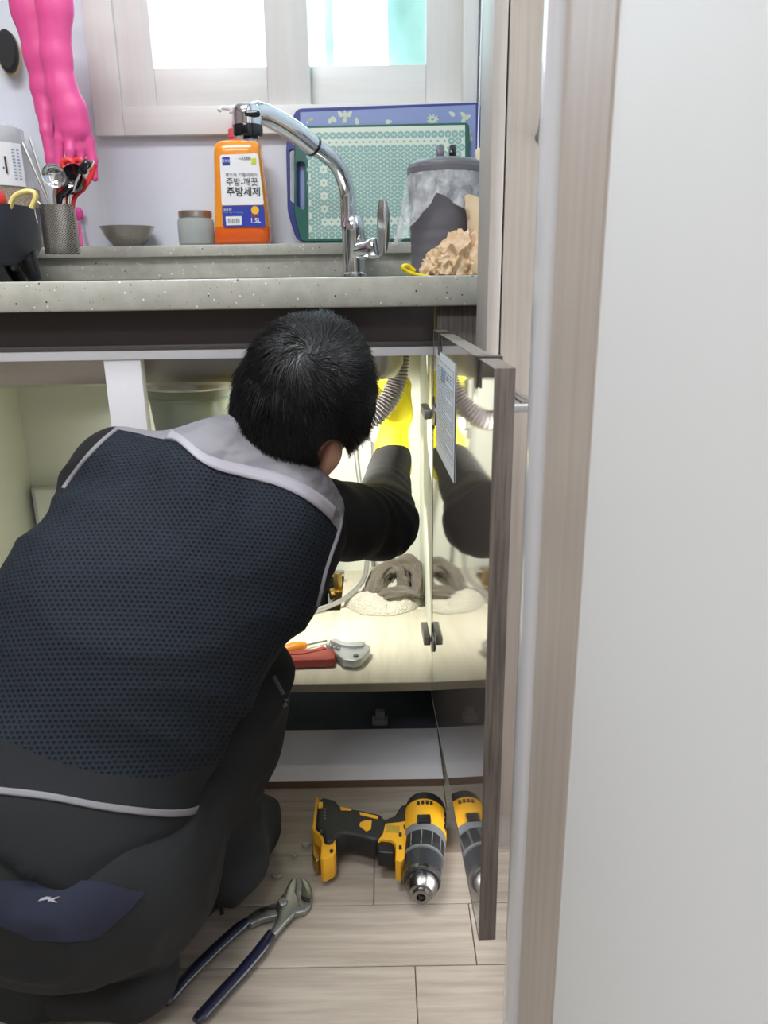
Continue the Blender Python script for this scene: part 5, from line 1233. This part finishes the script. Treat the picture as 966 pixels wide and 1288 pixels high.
# sleeves
for side, pts, rs in (('R', (SR, ER, WR + (ER - WR).normalized() * .005), (.070, .056, .036)), ('L', (SL, EL, WL), (.062, .056, .036))):
    s = SDF(Vector([min(p[i] for p in pts) - .1 for i in range(3)]), Vector([max(p[i] for p in pts) + .1 for i in range(3)]), .0055); s.chain(pts, rs, .04)
    V, Q = s.nets(); nn = vnormals(V, Q); dE = np.linalg.norm(V - A(pts[1]), axis=1); ax_ = A((pts[2] - pts[1]).normalized())
    rip = np.sin(((V - A(pts[1])) @ ax_) * 190 + 5 * fnoise(V, 14)) * .0022 * np.clip(1.25 - dE / .12, 0, 1) + fnoise(V, 16, (1, 5, 2)) * .005
    npmesh(V + nn * rip[:, None], Q, 'sleeve', 'jersey', person)
# trousers
s = SDF((-.86, .52, .0), (.0, 1.2, .48), .0075); legs(s, .0)
s.chain([ankR + Vector((.01, .01, -.02)), footR1 + Vector((.0, .0, .015))], [.054, .044], .04); s.chain([hipR - Vector((0, .02, .05)), footR0 + Vector((-.11, -.06, .02))], [.065, .036], .06)
V, Q = s.nets(); V = smooth(V, Q, 1); nn = vnormals(V, Q)
cre = (1 - 2 * np.abs(fnoise(V * [1.0, .8, 1.3], 11, (7, 3, 5)))) * .010 + fnoise(V, 6, (1, 2, 3)) * .007
V = V + nn * cre[:, None]; V[:, 2] = np.maximum(V[:, 2], .0012)
T = tris(Q); npmesh(V, Q, 'trousers', 'trou', person)
bvt = BVHTree.FromPolygons([Vector(v) for v in V], T.tolist())
# navy panel on the seat
poly = [(-120, 1098), (0, 1107), (87, 1106), (130, 1109), (174, 1121), (191, 1113), (161, 1146), (122, 1179), (87, 1184), (43, 1181), (0, 1163), (-120, 1130)]
nn = vnormals(V, T); g = polydist(pxy(V), poly); vd = V - A(CAM); g = np.where((nn * vd).sum(1) < 0, g, 50.0)
Vn, Tn = clip(V, T, g); nv = vnormals(Vn, Tn); npmesh(Vn + nv * .002, Tn, 'seat_panel', 'navyp', person, label='navy panel on the seat with a small pale emblem')
bvn = BVHTree.FromPolygons([Vector(v) for v in Vn + nv * .002], Tn.tolist())
def decal(polys, bv, name, m, off=.0012):
    mb = MB()
    for pl_ in polys:
        q = [hit(x, y, bv, off) for x, y in pl_]
        if all(p is not None for p in q): mb.add(q, [tuple(range(len(q)))])
    if mb.v: return mb.build(name, m, person, 0)
e8 = lambda x, y: (x * .43478, 920 + y * .43478)
decal([[e8(110, 491), e8(122, 481), e8(150, 478), e8(140, 485)], [e8(128, 479), e8(140, 477), e8(168, 495), e8(150, 492)], [e8(140, 486), e8(176, 476), e8(150, 490), e8(140, 492)]], bvn, 'emblem', 'refl')
# print on the thigh pocket
s6 = lambda x, y: (320 + x * .20704, 740 + y * .20704)
prs = []
for i in range(9):
    a = Vector((107, 538)).lerp(Vector((168, 650)), i / 9); al = Vector((61, 112)).normalized(); pr_ = Vector((al.y, -al.x)) 
    for j, (h0, h1) in enumerate(((-8, -1), (2, 14))):
        for (w0, w1) in ((0, 3.5), (6, 9.5)):
            c = [a + pr_ * h0 + al * w0, a + pr_ * h1 + al * w0, a + pr_ * h1 + al * w1, a + pr_ * h0 + al * w1]; prs.append([s6(p.x + 6, p.y) for p in c])
    c = [a + pr_ * 4 + al * 0, a + pr_ * 7 + al * 0, a + pr_ * 7 + al * 9, a + pr_ * 4 + al * 9]; prs.append([s6(p.x + 6, p.y) for p in c])
prs += [[s6(178, 672), s6(200, 670), s6(200, 682), s6(182, 686)], [s6(172, 700), s6(188, 690), s6(196, 712), s6(170, 722)]]
decal(prs, bvt, 'pocket_print', 'piping')
# zip pull hanging at the hip
zp0 = PZ(276, 1128, .03); MB().tube([P(274, 1126, zp0.y - .02), P(277, 1132, zp0.y - .025)], .0015, 6).build('zip_slider', 'steel_d', person)
MB().prism([P(274, 1133, zp0.y - .026), P(279, 1132, zp0.y - .026), P(282, 1150, zp0.y - .026), P(277, 1152, zp0.y - .026)], (0, .003, 0), .0008).build('zip_pull', 'rubber', person)
# feet
s = SDF(PZ(-60, 1288, 0) - Vector((.06, .06, .02)), Vector((LT_.x + .14, LT_.y + .16, .2)), .005)
s.chain([LA - Vector((.03, -.01, 0)), LT_ - Vector((.015, 0, 0))], [.062, .052], .03); s.plane((0, 0, .0012), (0, 0, -1))
V, Q = s.nets(); nn = vnormals(V, Q); V = V + nn * (fnoise(V, 18) * .004)[:, None]; V[:, 2] = np.maximum(V[:, 2], .001)
npmesh(V, Q, 'shoe', 'shoeb', person)
s = SDF(Vector((min(footR0.x, footR1.x) - .08, min(footR0.y, footR1.y) - .08, -.01)), Vector((max(footR0.x, footR1.x) + .08, max(footR0.y, footR1.y) + .08, .12)), .005)
s.chain([footR0, footR1], [.044, .038], .02); s.plane((0, 0, .0012), (0, 0, -1)); V, Q = s.nets(); V[:, 2] = np.maximum(V[:, 2], .001); npmesh(V, Q, 'shoe', 'shoeb', person)

# hair: cap plus strands
MT['hair'] = mat('black_hair', (15, 15, 19), .42, var=.2, vscale=120, spec=.6)
s = SDF(Hd - Vector((.17, .17, .2)), Hd + Vector((.17, .18, .16)), .0036)
s.ell(Hd + hu * .006 - hf * .004, (.088, .104, .098), (hr_, hf, hu), .0)
s.chain([Hd - hf * .045 - hu * .045, Hd - hf * .045 - hu * .088], [.060, .050], .05); s.ell(Hd + hr_ * .04 - hu * .028, (.052, .06, .06), (hr_, hf, hu), .03); s.ell(Hd - hr_ * .045 - hu * .035, (.050, .06, .055), (hr_, hf, hu), .03)
V, Q = s.nets(); V = smooth(V, Q, 2); T = tris(Q); rel = V - A(Hd); fx_, ux_ = rel @ A(hf), rel @ A(hu)
rx_ = rel @ A(hr_); g = np.maximum(fx_ - .050 - np.clip(ux_ - .01, 0, 1) * .9, -.098 - ux_ + np.clip(fx_ + .045 * (rx_ > .0), 0, 1) * .9 )
pv = pxy(V); nh_ = vnormals(V, T); fc_ = (nh_ * (V - A(CAM))).sum(1) < 0
g = np.maximum(g, np.where(fc_ | True, .03 * (1 - np.hypot((pv[:, 0] - 419) / 20, (pv[:, 1] - 577) / 24)), -1))
V, T = clip(V, T, g); nn = vnormals(V, T); V = V + nn * ((fnoise(V, 26) * .004) + fnoise(V * [1, 1, .4], 80) * .0016)[:, None]
nn = vnormals(V, T); hair = npmesh(V, T, 'hair', 'hair', person)
wh = P(386, 442, .97); wh = np.array(wh[:]); i0 = np.argmin(np.linalg.norm(pxy(V) - np.array((386, 442)), axis=1) + 1000 * ((nn @ A(_F)) > 0)); wh = V[i0]
tri_c = V[T]; area_ = np.linalg.norm(np.cross(tri_c[:, 1] - tri_c[:, 0], tri_c[:, 2] - tri_c[:, 0]), axis=1); NS = 9000
pick = rng.choice(len(T), NS, p=area_ / area_.sum()); bc = rng.dirichlet((1, 1, 1), NS); p = (tri_c[pick] * bc[..., None]).sum(1); nrm = (nn[T[pick]] * bc[..., None]).sum(1); nrm /= np.linalg.norm(nrm, axis=1)[:, None]
d = p - wh; d -= (d * nrm).sum(1)[:, None] * nrm; dist = np.linalg.norm(d, axis=1)[:, None]; d /= dist + 1e-6
sw = np.cross(nrm, d); ang = .75 * np.exp(-dist / .05) + .12; dr_ = d * np.cos(ang) + sw * np.sin(ang) + rng.normal(0, .22, (NS, 3)) + np.array((0, 0, -.25)) * np.clip(dist / .12, 0, 1)
dr_ -= (dr_ * nrm).sum(1)[:, None] * nrm; dr_ /= np.linalg.norm(dr_, axis=1)[:, None] + 1e-9
Ls = rng.uniform(.022, .042, NS)[:, None]; lift = rng.uniform(.05, .28, NS)[:, None]; SEG = 5; rows = []
for i in range(SEG):
    f = i / (SEG - 1); c = p + dr_ * Ls * f + nrm * (lift * Ls * f - (Ls * f) ** 2 / .17) + nrm * .0006
    sd_ = np.cross(dr_, nrm); wd2 = (.00062 * (1 - f * .8)); rows.append((c - sd_ * wd2, c + sd_ * wd2, c + nrm * wd2 * 1.2))
VV = np.stack([np.stack(r, 1) for r in rows], 1).reshape(-1, 3); kp = (np.hypot((pxy(VV)[:, 0] - 418) / 17, (pxy(VV)[:, 1] - 577) / 21) > 1).reshape(NS, -1).all(1); VV = VV.reshape(NS, -1, 3)[kp].reshape(-1, 3); NS = int(kp.sum()); base = np.arange(NS)[:, None] * SEG * 3; FF = []
for i in range(SEG - 1):
    for j in range(3): FF.append(np.concatenate([base + i * 3 + j, base + i * 3 + (j + 1) % 3, base + (i + 1) * 3 + (j + 1) % 3, base + (i + 1) * 3 + j], 1))
hs2 = npmesh(VV, np.concatenate(FF), 'hair_strands', 'hair', hair); hs2['kind'] = 'stuff'

# gloved hands
def hand(wrist, palm, knuck, fings, thumb, cuff, label=None):
    pts = [wrist, palm, knuck] + [q for f in fings for q in f] + thumb + cuff
    s = SDF(Vector([min(p[i] for p in pts) - .06 for i in range(3)]), Vector([max(p[i] for p in pts) + .06 for i in range(3)]), .0032)
    s.chain(cuff, [.040, .034], .012); s.chain([cuff[-1], wrist, palm, knuck], [.034, .031, .034, .030], .02, (1, 0, 0), .75)
    for f in fings: s.chain(f, [.0115, .0105, .010, .009][:len(f)], .006)
    s.chain(thumb, [.015, .012, .0105], .01); V, Q = s.nets(); nn = vnormals(V, Q); V = V + nn * (fnoise(V, 45) * .0022)[:, None]
    return npmesh(V, Q, 'work_glove', 'yglove', person, label=label)
wr2 = P(493, 556, 1.475); pm2 = P(501, 520, 1.50); kn = P(503, 488, 1.505)
fg = []
for i, y in enumerate((474, 487, 500, 513)):
    fg.append([P(503, y, 1.50), P(494, y - 3, 1.482), P(481, y - 2, 1.482), P(473.5, y + 2, 1.50)])
hand(wr2, pm2, kn, fg, [P(502, 528, 1.515), P(492, 512, 1.545), P(480, 500, 1.555)], [P(492.5, 588, 1.458), P(493, 565, 1.467)], label='bright yellow work glove')
wl2 = WL + Vector((.02, .005, .005)); pl2 = wl2 + Vector((.04, .01, .01)); kl = pl2 + Vector((.025, .005, .005)); fg = []
for i in range(4):
    b = kl + Vector((.0, .0, .028 - .019 * i)); fg.append([b, b + Vector((.018, .02, .0)), b + Vector((.008, .036, 0)), b + Vector((-.012, .034, 0))])
hand(wl2, pl2, kl, fg, [pl2 + Vector((0, -.02, .01)), pl2 + Vector((.03, -.025, .02)), pl2 + Vector((.05, -.015, .02))], [WL - Vector((.012, .02, .006)), WL + Vector((.008, .012, .004))])
# small torch held in the far hand, lighting the inside of the cabinet
hl = P(384, 560, 1.305); tgt = Vector((-.10, 1.75, .42)); td = (tgt - hl).normalized()
MB().lathe([(.0, -.09), (.011, -.088), (.011, -.02), (.016, -.008), (.017, .004), (.015, .004), (.012, -.004), (0, -.006)], hl, td, n=18).build('torch', 'blackgl', person)
spd = bpy.data.lights.new('torch_light', 'SPOT'); spo = bpy.data.objects.new('torch_light', spd); COL.objects.link(spo)
spd.energy = 7.5; spd.color = (1.0, .98, .90); spd.spot_size = R_(172); spd.spot_blend = .7; spd.shadow_soft_size = .010
spo.location = hl + td * .006; spo.rotation_euler = td.to_track_quat('-Z', 'Y').to_euler()
